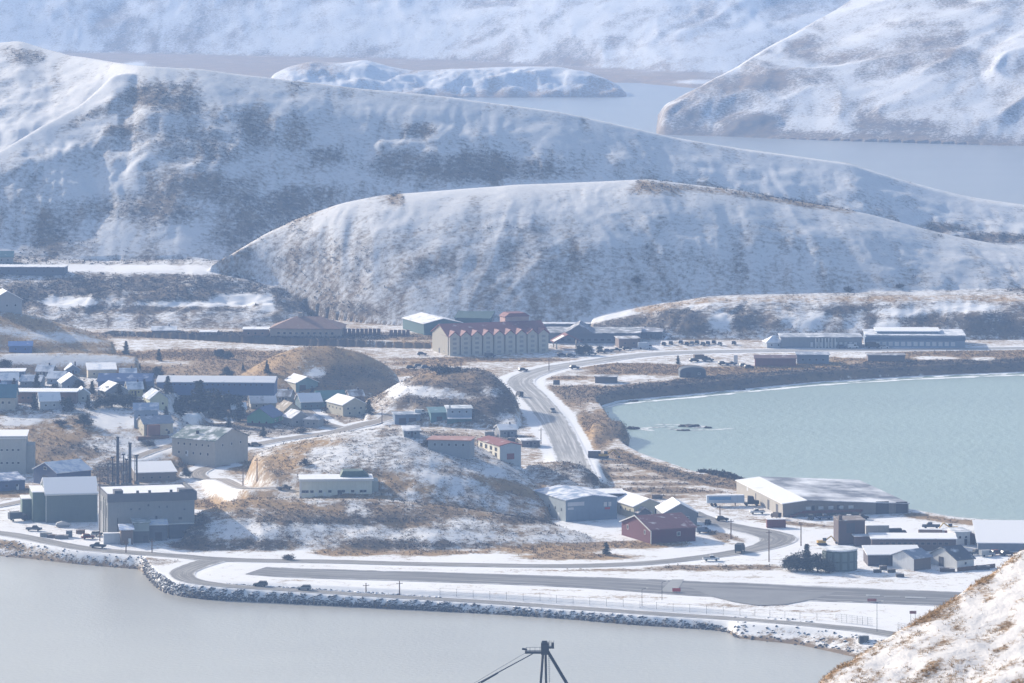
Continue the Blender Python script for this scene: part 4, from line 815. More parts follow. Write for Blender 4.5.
building('hillside_house', 'pale house with snowy gable behind the brown hillside at the left edge', -8, 311, 22, 15, 14, 11, 'gable_y', 4, (.35, .37, .40), (.3, .36, .44), .8, wins=[(3, .35, 1.2, 1.2)])
building('teal_lodge', 'small teal roofed lodge under the big hill at the left edge', -10, 263, 13, 5, 12, 6, 'gable_x', 2.6, (.3, .31, .31), (.06, .16, .18), .2, wins=[(3, .3, 1.2, 1.2)])
building('terrace_barracks', 'long dark barracks on the brushy terrace under the big hill', -20, 274, 64, -3, 14, 7, 'flat', 0, (.10, .12, .16), (.25, .27, .3), .85, wins=[(8, .3, 1.4, 1.2)])

# ------------------------------------------------------------------ far shore of the bay
r, W, D, h = building('school', 'long blue grey school with snowy stepped roof under the bluff', 866, 347.5, 965, -2, 30, 12, 'flat', 0, (.25, .31, .40), (.3, .34, .4), .75)
extra(r, 'roof_band', wallm((.10, .15, .24)), (-.3, W + .3, -.35, -.02, h * .60, h * .86))
for i in range(14): window(r, W * (.06 + .063 * i), h * .14, 2.0, 2.0, glass=paintmat('bright_blind', (.55, .56, .58), .4))
extra(r, 'upper_storey', wallm((.26, .32, .42)), (W * .12, W * .74, 8, 26, h + .285, h + 1.2)); extra(r, 'upper_roof', roofm((.35, .36, .38), 1.3), (W * .10, W * .76, 7, 27, h + 1.21, h + 1.6))
r, W, D, h = building('school_wing', 'low grey wing at the left of the school', 781, 348, 862, 0, 20, 10.5, 'flat', 0, (.22, .24, .27), (.25, .27, .31), .6)
for i in range(10): window(r, W * (.38 + .06 * i), h * .12, 1.3, 2.2, glass=paintmat('bright_blind', (.55, .56, .58), .4))
for i in range(7): extra(r, 'column', TRIM, (W * (.42 + .04 * i), W * (.42 + .04 * i) + .5, -1.6, -1.1, -1, h * .95))
building('rust_shed', 'long rust red shed above the far beach', 755, 366.5, 796, -2, 10, 8, 'gable_x', 1.0, (.22, .085, .07), (.17, .10, .09), .2)
building('slate_shed', 'slate blue shed right of the rust red shed', 797, 364, 829, -2, 12, 9, 'flat', 0, (.15, .19, .26), (.22, .26, .33), .35, wins=[(4, .35, 1.2, 1.2)])
building('brown_row', 'low brown sheds row behind the beach bluff', 868, 361, 905, 0, 10, 5.5, 'flat', 0, (.17, .14, .14), (.2, .19, .2), .3)
g = ground(680, 377.5); qh = empty('dark_hut', g, R(3), 'dark grey hut with rounded roof on the beach bluff', 'hut'); s_ = g.y / F
prof = [(0, -2)] + [(12.2 * (.5 - .5 * math.cos(t)) , 3.0 + 1.8 * math.sin(t)) for t in np.linspace(0, math.pi, 11)] + [(12.2, -2)]
MB().prism(prof, 'y', 0, 9).build('shell', wallm((.075, .085, .10)), qh); door(qh, 4, 2.2, 2.4, DOORD); window(qh, 9, 1.2, 1.2, 1)
building('bunker', 'brown concrete bunker ruin among the tan grass', 595, 383, 617, -3, 8, 6, 'flat', 0, (.13, .11, .10), (.2, .18, .17), .4)

# ------------------------------------------------------------------ right hand works by the bay
r, W, D, h = building('blue_office', 'blue grey office building with pale sign below the highway bend', 566, 522, 617, 23, 29, 21.5, 'gable_y', 1.3, (.17, .225, .29), (.20, .28, .42), .5)
extra(r, 'pale_side', wallm((.30, .34, .36)), (-.06, -.01, .1, D - .1, -1.5, h - .2))  # left wall overlaid in paler grey, its sunlit look put into the paint
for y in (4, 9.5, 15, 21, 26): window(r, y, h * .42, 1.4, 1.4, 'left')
door(r, 6.8, 1.6, 2.6, DOORW, 'left'); door(r, 18, 1.6, 2.8, DOORW, 'left')
sg = extra(r, 'sign_board', paintmat('sign_panel', (.46, .47, .50), .6, .1, snow=0), (.6, 7.2, -.12, -.01, h * .72, h * .90)); extra(r, 'sign_board', paintmat('sign_panel', (.46, .47, .50), .6, .1), (.7, 3.0, -.12, -.01, h * .56, h * .66))
em = extra(r, 'emblem', paintmat('emblem_pale', (.5, .5, .5)), (W * .74, W * .80, -.1, -.01, h * .62, h * .82), (W * .83, W * .885, -.1, -.01, h * .62, h * .82)); extra(em, 'emblem_mark', paintmat('emblem_red', (.4, .06, .06)), (W * .76, W * .86, -.13, -.011, h * .48, h * .58))
building('dark_carport', 'low dark carport with snowy roof behind the blue office', 589, 501, 624, 4, 12, 7, 'flat', 0, (.07, .06, .065), (.3, .28, .28), .95)
r, W, D, h = building('ochre_house', 'cream house with thick snow roof behind the red house', 634, 519, 664, 22, 24, 12.5, 'gable_y', 2.4, (.52, .47, .34), (.3, .3, .3), 1.2, lwins=[(5, .45, 1.1, 1.3)])
MB().prism([(.5, -1), (5.5, -1), (5.5, h * .5), (3, h * .85), (.5, h * .5)], 'y', -2.8, -.02).build('porch', wallm((.13, .13, .14)), r); MB().prism([(0, h * .48), (3, h * .92), (6, h * .48), (6, h * .56), (3, h * 1.0), (0, h * .56)], 'y', -3.2, -.03).build('porch_roof', roofm((.25, .2, .18), .6), r)
window(r, W * .75, h * .3, 1.6, 2.0)
r, W, D, h = building('grey_gable_house', 'grey gabled house with snowy roof directly behind the red house', 664, 527.5, 697, 8, 16, 14.5, 'gable_y', 3.2, (.18, .185, .20), (.3, .32, .34), 1.1); window(r, W * .72, h * .55, 1.0, 1.0)
r, W, D, h = building('red_house', 'dark red barn like house with dusted red roof facing the runway', 651, 544, 695.5, 24, 24, 14, 'gable_x', 3.4, (.11, .022, .03), (.16, .06, .065), .25)
extra(r, 'corner_trim', TRIM, (-.12, .14, -.12, .14, -.5, h - .3)); window(r, W * .62, h * .45, 1.4, 1.5)
for y in (5, 19): window(r, y, h * .55, 1.3, 1.6, 'left')
MB().prism([(-.6, h - .4), (D / 2, h + 3.4), (D + .6, h - .4), (D + .6, h - .05), (D / 2, h + 3.78), (-.6, h - .05)], 'x', -.72, -.52).build('barge_board', TRIM, r)
r, W, D, h = building('warehouse', 'huge tan metal warehouse with low snowy gable roof on the bay shore', 783, 517, 908.5, 12, 66, 13, 'flat', 0, (.205, .18, .165), (.26, .26, .28), .82)
for ch in list(r.children): bpy.data.objects.remove(ch)
ap, ra, rr = W * .19, 1.0, -1.3
MB().prism([(0, -2), (W, -2), (W, h + rr), (ap, h + ra), (0, h)], 'y', 0, D).build('wall', wallm((.205, .18, .165)), r)
MB().prism([(-.5, h - .03), (ap, h + ra), (ap, h + ra + .25), (-.5, h + .22)], 'y', -.5, D + .5).build('roof', paintmat('streaked_roof', (.2, .2, .22), .7, .15, snow=.82, sscale=.05), r)
MB().prism([(ap + .003, h + ra), (W + .5, h + rr), (W + .5, h + rr + .25), (ap + .003, h + ra + .25)], 'y', -.5, D + .5).build('roof', paintmat('streaked_roof', (.16, .17, .20), .7, .15, snow=.46, sscale=.045), r)  # right slope darker, bluer and less snowy: its shade is painted in
extra(r, 'pale_side', wallm((.36, .335, .30)), (-.06, -.01, .1, D - .1, -1.5, h - .2))  # lighter copy of the wall tan, sunlight on the left side painted in
for x, ww, hh in ((W * .79, 5, 4.6), (W * .945, 4.4, 4.2)): door(r, x, ww, hh, DOORD, name='roller_door')
for x in (.20, .30, .38, .46, .54): window(r, W * x, h * .50, 1.9, 1.1, glass=paintmat('bright_blind', (.55, .56, .58), .4))
extra(r, 'walkway', paintmat('rusty_rail', (.16, .06, .05)), (W * .14, W * .62, -2.0, -.03, h * .28, h * .34), (W * .14, W * .62, -2.1, -2.0, h * .345, h * .48)); MB().prism([(W * .05, -.3), (W * .14, h * .34), (W * .14, h * .42), (W * .05, .5)], 'y', -2.0, -.8).build('stair', paintmat('rusty_rail', (.16, .06, .05)), r)
for x in (.16, .24, .33, .42, .51, .6): extra(r, 'walkway_post', paintmat('rusty_rail', (.16, .06, .05)), (W * x, W * x + .25, -1.95, -1.7, -.8, h * .278))
for x in (.24, .44): door(r, W * x, 1.1, 2.2, DOORD, z=h * .35)
for y, ww in ((8, 3.4), (20, 3), (38, 1.6)): door(r, y, ww, 3.6, DOORD, 'left')
window(r, 50, h * .6, 2.4, 1.6, 'left', glass=paintmat('bright_blind', (.55, .56, .58), .4))
# cluster by the airport apron
r, W, D, h = building('brown_tower_block', 'tall brown block with a thin flue beside the green drum building', 838.5, 545, 865, 5, 11, 24, 'flat', 0, (.085, .06, .06), (.2, .16, .14), .3, ov=.15); extra(r, 'flue', wallm((.11, .08, .08)), (.2, 1.4, .3, 1.5, h + .285, h + 1.9))
extra(r, 'plinth_wing', wallm((.12, .085, .085)), (W * .55, W + 4.5, -4.5, -.02, -2, h * .42)); extra(r, 'wing_roof', roofm((.2, .2, .22), .8), (W * .5, W + 4.9, -4.9, -.03, h * .42 + .003, h * .42 + .3)); extra(r, 'dark_panel', DOORD, (W * .3, W * .62, -.06, -.01, h * .5, h * .9))
r, W, D, h = building('brown_longblock', 'long dark brown building with snow edged flat roof among the parked machinery', 872, 551, 956, -1, 13, 12, 'flat', 0, (.12, .09, .085), (.3, .27, .25), 1.0, wins=[(12, .5, 1.5, 1.1)])
r, W, D, h = building('low_brown_shed', 'lower dark shed with blue white roof in front of the brown building', 868, 566, 921, 3, 12, 11, 'shed', 1.2, (.085, .07, .075), (.35, .42, .55), 1.1); door(r, W * .3, 3, 2.8, DOORD); door(r, W * .6, 3, 2.8, DOORD)
r, W, D, h = building('white_cottage', 'small white gabled hut with brown side wall beside the white barn', 914, 571, 931, 38, 10.5, 12.5, 'gable_x', 2.0, (.15, .12, .105), (.20, .24, .31), .55)
MB().prism([(.05, -1), (D - .05, -1), (D - .05, h - .1), (D / 2, h + 1.85), (.05, h - .1)], 'x', -.08, -.01).build('gable_front', wallm((.72, .72, .72)), r); window(r, D / 2, h * .75, .9, .9, 'left')
r, W, D, h = building('white_barn', 'white barn with dark doorway and dark roof at the edge of the apron', 957, 569.5, 974, 33, 15.5, 9.5, 'gable_x', 3.4, (.62, .62, .61), (.08, .09, .11), .3, wins=[(1, .4, 1.1, 1.1)])
door(r, D * .55, 2.6, 3.2, DOORD, 'left'); extra(r, 'yard_fence', WOOD, (-3, W + 6, -4.0, -3.85, -.5, 1.4))
r, W, D, h = building('snow_roof_hall', 'low hall with a wide blue white roof at the right edge above the hillside', 978, 551, 1085, -3, 30, 8, 'shed', 3.4, (.20, .22, .26), (.45, .5, .62), 1.2)
r, W, D, h = building('white_office', 'small white office with dark side in front of the yellow digger', 956, 545.5, 970, 12, 10, 13, 'flat', 0, (.62, .62, .62), (.35, .38, .42), .7, wins=[(2, .5, 1, 1.1)]); door(r, W * .7, 1, 2.1, DOORD); extra(r, 'dark_wing', wallm((.12, .07, .07)), (W + .02, W + 2.2, 1, 8, -1, h * .8))
MORE = [(128, 396, 143, 12, 9, 7, 'gable_x', 2.4, (.44, .38, .20), (.3, .35, .42), .8, 'dull yellow house between the thick clump and the pale green house'),
 (-14, 398, 6, 8, 9, 8, 'gable_x', 2.6, (.16, .2, .28), (.2, .3, .42), .5, 'blue house right behind the teal roofed house'),
 (226, 399, 246, 8, 9, 7, 'gable_x', 2.4, (.46, .42, .32), (.3, .33, .38), 1.0, 'cream house with snowy roof behind the right spruces'),
 (213, 392, 232, -12, 9, 6, 'gable_x', 2.2, (.10, .22, .23), (.3, .35, .42), .6, 'teal house tucked under the long blue building'),
 (256, 397, 273, 18, 9, 6, 'gable_y', 2.2, (.12, .26, .17), (.3, .35, .42), .8, 'small green house left of the teal gabled warehouse'),
 (276, 402, 290, -10, 9, 6, 'gable_x', 2.4, (.3, .27, .22), (.25, .22, .2), .7, 'tan cottage behind the cream house with brown roof'),
 (120, 379, 136, 5, 9, 5, 'gable_x', 2.0, (.2, .24, .32), (.3, .36, .45), .7, 'blue grey cottage above the blue longhouse'),
 (36, 376, 52, -6, 9, 5, 'gable_x', 2.2, (.24, .23, .22), (.3, .35, .42), .8, 'small brown grey cottage below the left snow bank'),
 (66, 375, 80, 12, 9, 5, 'gable_y', 2.2, (.15, .19, .27), (.28, .34, .44), .6, 'dark blue cottage left of the tan building'),
 (232, 416, 246, 10, 8, 7, 'gable_x', 2.2, (.2, .2, .2), (.3, .32, .36), 1.0, 'small dark house hidden behind the right spruces'),
 (350, 402, 364, 15, 9, 6, 'gable_x', 2.0, (.17, .14, .13), (.2, .17, .16), .5, 'brown house behind the big cream house'),
 (404, 437, 420, 6, 8, 6, 'shed', .8, (.17, .2, .24), (.3, .34, .4), .7, 'low blue grey shed below the blue garage'),
 (500, 437, 517, 14, 9, 7, 'gable_x', 1.6, (.22, .23, .25), (.3, .33, .37), 1.0, 'grey shed with snowy roof behind the red roofed house'),
 (522, 447, 540, 10, 8, 6, 'flat', 0, (.14, .13, .14), (.3, .3, .3), .7, 'dark shed between the red roofed house and the highway'),
 (600, 337, 622, 4, 12, 6, 'flat', 0, (.17, .17, .19), (.25, .25, .27), .9, 'grey store behind the brown hut'),
 (640, 338, 662, -4, 14, 6, 'shed', 1, (.12, .13, .15), (.25, .25, .28), .6, 'dark shed at the right end of the shopping hall'),
 (152, 335, 176, 3, 12, 5, 'gable_x', 1.6, (.2, .19, .2), (.28, .3, .34), .8, 'grey hall on the far lagoon shore'),
 (200, 336, 216, 0, 10, 4, 'flat', 0, (.22, .17, .16), (.28, .3, .34), .8, 'low rust brown store on the far lagoon shore')]
for u0, v0, u1, al, dp, hp, rf, rs, wc, rc_, sn, lb in MORE:
    r, W, D, h = building('small_house', lb, u0, v0, u1, al, dp, hp, rf, rs, wc, rc_, sn, wins=[(2, .35, 1.1, 1.1)], cat='house', group='small houses of the town'); door(r, W * .5, .9, 2.0, DOORD)
    if rf.startswith('gable'): extra(r, 'chimney', DARK, (W * .68, W * .68 + .6, D * .45, D * .45 + .6, h + .6, h + rs + 1.1))
# green drum building
g = ground(841, 572); px = F / g.y; dr = empty('green_drum_building', g + Vector((0, 6, 0)), 0, 'round grey green building with upright panels behind the spruces', 'building')
rad = 17.5 / px; h = 20 / px; n = 14; vs = []; 
for z in (-1.5, h):
    for i in range(n): t = 2 * math.pi * (i + .5) / n; vs.append((rad * math.cos(t), 6 * math.sin(t) * rad / 6.2, z))
MB().quadmesh(vs, [tuple(range(n - 1, -1, -1)), tuple(range(n, 2 * n))] + [(i, (i + 1) % n, (i + 1) % n + n, i + n) for i in range(n)]).build('wall', wallm((.085, .115, .105)), dr)
vs = [(x * 1.04, y * 1.04, h + .003 if z < 0 else h + .5) for x, y, z in vs]
MB().quadmesh(vs, [tuple(range(n - 1, -1, -1)), tuple(range(n, 2 * n))] + [(i, (i + 1) % n, (i + 1) % n + n, i + n) for i in range(n)]).build('roof', roofm((.28, .30, .29), .8), dr)
for i in range(n):
    t0, t1 = 2 * math.pi * (i + .68) / n, 2 * math.pi * (i + 1.32) / n
    if math.sin(t0) > .4: continue
    q = [(rad * .995 * math.cos(t), rad * .965 * math.sin(t)) for t in (t0, t1)]
    mid = Vector(((q[0][0] + q[1][0]) / 2, (q[0][1] + q[1][1]) / 2, 0)).normalized() * .12
    for z0, z1 in ((h * .08, h * .42), (h * .5, h * .92)):
        MB().quadmesh([(q[0][0], q[0][1], z0), (q[1][0], q[1][1], z0), (q[1][0], q[1][1], z1), (q[0][0], q[0][1], z1)] + [(q[0][0] + mid.x, q[0][1] + mid.y, z0), (q[1][0] + mid.x, q[1][1] + mid.y, z0), (q[1][0] + mid.x, q[1][1] + mid.y, z1), (q[0][0] + mid.x, q[0][1] + mid.y, z1)], [(0, 1, 2, 3), (4, 5, 6, 7), (0, 1, 5, 4), (1, 2, 6, 5), (2, 3, 7, 6), (3, 0, 4, 7)]).build('panel', wallm((.15, .19, .18)), dr)
print('buildings')
# ------------------------------------------------------------------ vehicles
def carpaint(col): return paintmat('car_paint', col, .6, .06)
def make_vehicle(kind):
    """local x runs forward; base at the road"""
    root = bpy.data.objects.new({'suv': 'parked_car', 'pickup': 'pickup_truck', 'van': 'van', 'boxtruck': 'box_truck'}[kind], None); COL.objects.link(root)
    C = carpaint((.1, .1, .1))
    if kind == 'suv':
        L, Wd = 4.7, 1.85
        MB().prism([(-L / 2, .35), (L / 2, .35), (L / 2, .75), (L / 2 - .25, .95), (L / 2 - 1.2, 1.05), (-L / 2 + .05, 1.05), (-L / 2, .8)], 'y', -Wd / 2, Wd / 2).build('body', C, root)
        MB().prism([(-L / 2 + .1, 1.052), (L / 2 - 1.3, 1.052), (L / 2 - 2.0, 1.62), (-L / 2 + .45, 1.65)], 'y', -Wd / 2 + .1, Wd / 2 - .1).build('cabin_glass', GLASS, root)
        MB().prism([(-L / 2 + .4, 1.653), (L / 2 - 2.0, 1.625), (L / 2 - 2.05, 1.72), (-L / 2 + .45, 1.74)], 'y', -Wd / 2 + .08, Wd / 2 - .08).build('roof_panel', C, root)
    elif kind == 'pickup':
        L, Wd = 5.6, 1.95
        MB().prism([(-L / 2, .45), (L / 2, .45), (L / 2, .95), (L / 2 - .2, 1.12), (-L / 2, 1.12)], 'y', -Wd / 2, Wd / 2).build('body', C, root)
        MB().prism([(-.5, 1.122), (1.5, 1.122), (.9, 1.75), (-.35, 1.78)], 'y', -Wd / 2 + .1, Wd / 2 - .1).build('cabin_glass', GLASS, root)
        MB().prism([(-.4, 1.782), (.92, 1.752), (.85, 1.86), (-.35, 1.88)], 'y', -Wd / 2 + .08, Wd / 2 - .08).build('roof_panel', C, root)
        MB().box(-L / 2 + .1, -.6, -Wd / 2 + .12, Wd / 2 - .12, 1.122, 1.15).build('bed', DARK, root)
    elif kind == 'van':
        L, Wd = 5.4, 2.0
        MB().prism([(-L / 2, .4), (L / 2, .4), (L / 2, 1.05), (L / 2 - .9, 1.3), (L / 2 - 1.6, 2.15), (-L / 2, 2.2)], 'y', -Wd / 2, Wd / 2).build('body', C, root)
        MB().prism([(L / 2 - 2.4, 1.3), (L / 2 - 1.0, 1.3), (L / 2 - 1.55, 2.0), (L / 2 - 2.4, 2.0)], 'y', -Wd / 2 - .02, Wd / 2 + .02).build('cabin_glass', GLASS, root)
    else:
        L, Wd = 7.0, 2.3
        MB().box(-L / 2, L / 2 - 2.2, -Wd / 2, Wd / 2, .8, 3.1).build('cargo_box', C, root)
        MB().prism([(L / 2 - 2.15, .5), (L / 2, .5), (L / 2, 1.3), (L / 2 - .6, 2.3), (L / 2 - 2.15, 2.3)], 'y', -Wd / 2 + .1, Wd / 2 - .1).build('cab', C, root)
        MB().prism([(L / 2 - 1.6, 1.4), (L / 2 - .12, 1.4), (L / 2 - .62, 2.15), (L / 2 - 1.6, 2.15)], 'y', -Wd / 2 + .07, Wd / 2 - .07).build('cabin_glass', GLASS, root)
    for x in (-L * .31, L * .31):
        for s in (-1, 1): MB().tube((x, s * (Wd / 2 - .22), .36), (x, s * (Wd / 2 + .03), .36), .36, n=10).build('wheel', TYRE, root)
    for s in (-1, 1): MB().box(L / 2 - .02, L / 2 + .03, s * Wd * .33 - .2, s * Wd * .33 + .2, .68, .88).build('headlight', LAMP, root, fix=False)
    return root
PROTO = {}
def vehicle(kind, label, u, v, ang, col, group=None, cat=None, sink=.0, sc_=1.0):
    if kind not in PROTO: PROTO[kind] = make_vehicle(kind); o = PROTO[kind]; first = True
    else: o = copy_tree(PROTO[kind])
    g = ground(u, v)
    o.location = g + Vector((0, 0, .12 - sink)); o.rotation_euler = (0, 0, R(ang)); o.scale = (sc_,) * 3
    m = carpaint(col)
    for ch in o.children:
        if ch.name.split('.')[0] in ('body', 'roof_panel', 'cargo_box', 'cab'):
            ch.material_slots[0].link = 'OBJECT'; ch.material_slots[0].material = m
    for k in ('group',):
        if k in o: del o[k]
    tag(o, label, cat or {'suv': 'car', 'pickup': 'pickup truck', 'van': 'van', 'boxtruck': 'truck'}[kind], group)
    return o
GREY, SILV, WHT, BLK, RED, BLU, BRN = (.10, .105, .11), (.30, .31, .32), (.62, .62, .62), (.02, .02, .024), (.14, .03, .03), (.05, .08, .15), (.12, .085, .06)
CW = 'vehicles on the waterfront roads'
vehicle('suv', 'grey car on the causeway road nearest its hairpin end', 260.5, 586.5, 172, GREY, CW)
vehicle('suv', 'silver grey car on the causeway road right of the other car', 304, 590.2, 172, SILV, CW)
PG = 'vehicles parked around the powerhouse'
vehicle('boxtruck', 'dark truck with load parked left of the green warehouse', 18, 521, 25, (.05, .06, .075), PG)
vehicle('pickup', 'dark pickup parked below the green warehouse corner', 34, 531, -10, (.09, .10, .12), PG)
vehicle('suv', 'dark red car parked beside the white container at the powerhouse', 88, 539, 20, RED, PG)
vehicle('pickup', 'dark car passing on the road in front of the white container', 98, 548, 172, (.07, .08, .09), PG)
vehicle('suv', 'grey car squeezed between the red car and the container', 97, 536, 60, SILV, PG)
vehicle('pickup', 'white pickup on the airport road below the red house', 711, 561, 5, (.55, .56, .57), CW)
vehicle('boxtruck', 'dark box truck stopped on the airport road bend', 740, 552.5, 75, (.035, .04, .045), CW)
vehicle('suv', 'dark car on the airport road far behind the red house', 708, 524.5, 80, BLK, CW)
vehicle('van', 'blue grey van parked behind the grey gabled house', 703, 533, 20, (.13, .17, .24), CW)
vehicle('suv', 'black car by the poles across from the airport road', 722, 521, 15, BLK, CW)
WG = 'vehicles at the big warehouse'
vehicle('pickup', 'white pickup near the long side of the huge warehouse', 757, 514, 190, WHT, WG)
vehicle('boxtruck', 'small dark truck at the near corner of the huge warehouse', 776, 518.5, 120, (.06, .045, .04), WG, sc_=.7)
for k, (u, col, kd, lb) in enumerate([(811, GREY, 'suv', 'leftmost dark grey car'), (824, BLU, 'pickup', 'dark blue pickup second from the left'), (838, (.05, .06, .08), 'suv', 'near black car in the middle'), (849, WHT, 'suv', 'white car'), (861, BLK, 'pickup', 'black pickup at the right end')]):
    vehicle(kd, lb + ' of the row before the huge warehouse', u, 519.5, 80 if kd == 'suv' else 12, col, WG)
AG = 'vehicles and machines behind the apron buildings'
vehicle('boxtruck', 'black truck on the snow between the two container rows', 898, 536.5, 10, BLK, AG, sc_=.9)
vehicle('pickup', 'dark blue grey truck on the snow behind the tan container', 931, 528.5, 178, (.06, .08, .10), AG, sc_=1.15)
for k, (u, v, col, kd, lb) in enumerate([(964, 556, (.20, .17, .17), 'suv', 'greyish car'), (975, 555, GREY, 'pickup', 'grey pickup'), (987, 556.5, SILV, 'van', 'silver van'), (997, 555, (.18, .06, .05), 'suv', 'dull red car'), (1007, 555.5, BLK, 'suv', 'black car'), (956, 550.5, (.14, .13, .13), 'suv', 'dark grey car half behind the barn roof')]):
    vehicle(kd, lb + ' in the parking row beside the white barn', u, v, 25, col, AG)
HG = 'vehicles on the highway'
vehicle('pickup', 'silver pickup driving up the straight of the highway', 552.5, 412.5, 100, (.40, .41, .42), HG)
vehicle('suv', 'dark car at the start of the highway curve below the hotel', 523, 371.5, 25, BLK, HG)
vehicle('boxtruck', 'dark truck at the roadside beside the rocky knoll', 519.5, 397, 110, (.04, .042, .05), HG, sc_=.8)
vehicle('suv', 'small dark car on the highway curve right of the hotel', 574.5, 369, 20, (.05, .05, .055), HG)
vehicle('van', 'white van parked above the blue grey garage', 421, 414.5, 5, WHT, 'vehicles in the town')
vehicle('van', 'white van with bright roof in the yard behind the apartment house', 185, 427, 5, WHT, 'vehicles in the town')
vehicle('suv', 'dark car parked right of the apartment house', 246, 446, 10, BLK, 'vehicles in the town')
vehicle('suv', 'brown grey car on the snow right of the apartment house gable', 256, 446.5, 10, (.12, .10, .09), 'vehicles in the town')
vehicle('suv', 'black car below the small white house at the left edge', 68, 411, 5, BLK, 'vehicles in the town')
vehicle('pickup', 'dark pickup beside the clinic at the left end of its terrace', 284, 490, 30, (.06, .06, .07), 'vehicles in the town')
LG = 'cars in the hotel car park'
for u, v, col, kd, lb in [(422, 355.5, BLK, 'suv', 'black car at the left foot of the hotel'), (490, 357.5, (.08, .09, .10), 'van', 'dark van under the middle hotel bays'), (562, 356.5, BLK, 'suv', 'black car left of the pavilion forecourt'), (571, 357, GREY, 'suv', 'grey car in front of the red pavilion'), (601, 353, (.05, .055, .06), 'suv', 'dark car right of the pavilion trees'), (608, 352.5, BLU, 'suv', 'dark blue car in the hotel car park'), (616, 351.5, GREY, 'pickup', 'grey pickup in the hotel car park'), (627, 350, BLK, 'suv', 'black car before the brown hut'), (592, 355, SILV, 'suv', 'silver car by the pavilion trees')]:
    vehicle(kd, lb, u, v, 10, col, LG)
vehicle('boxtruck', 'white and blue truck beside the brown hut', 645, 349, 5, (.40, .45, .52), LG)
RG = 'cars parked in the row below the bluff'
ords = ['first', 'second', 'third', 'fourth', 'fifth', 'sixth', 'seventh', 'eighth', 'ninth', 'tenth', 'eleventh']
for k, u in enumerate([664, 671, 681, 687, 692, 697, 703, 708, 714, 720, 734]):
    col, cn = [(BLK, 'black'), (GREY, 'grey'), (BLU, 'dark blue'), (BLK, 'black'), (SILV, 'silver')][k % 5]
    vehicle('suv', f'{cn} car, {ords[k]} from the left of the parked row below the bluff', u, 345.5 - (k % 3) * .8, 80, col, RG)
BG = 'vehicles parked on the beach flat'
for u, v, col, kd, lb in [(694, 362, BLK, 'suv', 'black car near the lone tree'), (701, 361, BRN, 'boxtruck', 'brown truck behind the black car'), (708, 361.5, GREY, 'pickup', 'grey pickup right of the brown truck'), (723, 365, BLK, 'suv', 'black car left of the white crate'), (731, 365.5, BLU, 'pickup', 'dark blue pickup beside the white crate'), (744, 367, SILV, 'suv', 'silver car left of the rust red shed'), (749, 368.5, BLK, 'suv', 'black car at the left end of the rust red shed')]:
    vehicle(kd, lb + ' on the beach flat', u, v, 15, col, BG)
SG = 'vehicles in front of the school'
for u, col, kd, lb in [(842, BLU, 'suv', 'dark blue car'), (853, WHT, 'van', 'white van'), (873, BLK, 'boxtruck', 'black truck'), (884, WHT, 'suv', 'white car')]:
    vehicle(kd, lb + ' parked in front of the school front', u, 348.5, 8, col, SG)
MG = 'cars in the snowy lot left of the highway'
for u, v, col, lb in [(411, 369, BLK, 'black car at the left end'), (419, 367.5, GREY, 'grey car beside a bush'), (426, 369, BLU, 'dark blue car at the right end')]:
    vehicle('suv', lb + ' of the snowy lot left of the highway', u, v, 10, col, MG)
# containers, trailer, boat, digger
def container(label, u, v, L, col, ang, Hc=2.7, Wc=2.5, cat='container', group=None, snow=1.0, name='container'):
    g = ground(u, v); o = empty(name, g, R(ang), label, cat, group)
    MB().box(0, L, 0, Wc, .05, Hc).build('shell', wallm(col), o)
    MB().box(-.05, L + .05, -.05, Wc + .05, Hc + .003, Hc + .12).build('top', roofm(col, snow), o)
    for i in range(2): MB().box(L * .5 * i + .12, L * .5 * i + L * .5 - .12, -.06, -.01, .25, Hc - .2).build('side_panel', wallm(tuple(x * .9 for x in col)), o, fix=False)
    return o
container('white shipping container with snowy top at the powerhouse corner', 103.5, 544, 6.6, (.50, .52, .55), 8, 3.6)
container('dark red container alone on the snow in front of the warehouse', 767, 528, 6.8, (.17, .05, .05), 4, 3.0)
CG = 'containers behind the apron buildings'
container('long pale grey container right of the brown tower block', 866, 537, 8.2, (.30, .285, .27), 3, 4.0, group=CG)
container('tan container in the row behind the long brown building', 918.5, 539, 8.4, (.27, .20, .165), -2, 3.3, group=CG)
container('dark red container beside the white office', 945, 539, 4.0, (.20, .055, .045), -2, 3.0, group=CG)
container('small white container between the tan and the dark red ones', 940.5, 538.6, 1.7, (.6, .6, .6), -2, 2.8, group=CG)
container('dark site container above the beach of the bay', 588, 458, 5.0, (.09, .07, .075), -3, 2.8)
container('white crate standing among the cars on the beach flat', 733.5, 364, 2.0, (.7, .7, .7), 0, 4.2, 2.0, cat='crate')
for k in range(9): container(f'brown crate, {ords[k]} from the left of the row right of the restaurant', 343.5 + k * 4.2, 335.2, 1.7, [(.16, .10, .09), (.13, .09, .085), (.19, .12, .10)][k % 3], 0, 3.2, 2.4, 'crate', 'brown crates in the rows right of the restaurant', .35, 'crate')
for k in range(5): container(f'brown crate, {ords[k]} from the left of the short row nearest the hotel', 389.5 + k * 4.2, 335.8, 1.7, [(.17, .11, .10), (.13, .09, .09)][k % 2], 0, 2.8, 2.4, 'crate', 'brown crates in the rows right of the restaurant', .3, 'crate')
for u, v, lb in [(874, 573, 'left of the three'), (888, 572.8, 'beside the white cottage'), (896.5, 577.3, 'nearest the runway')]:
    container('low dark pallet box on the apron snow, ' + lb, u, v, 2.6, (.07, .06, .055), 4, .9, 1.6, 'box', 'low boxes on the apron snow', .4, 'pallet_box')
JG = 'stacked gear in the yards'
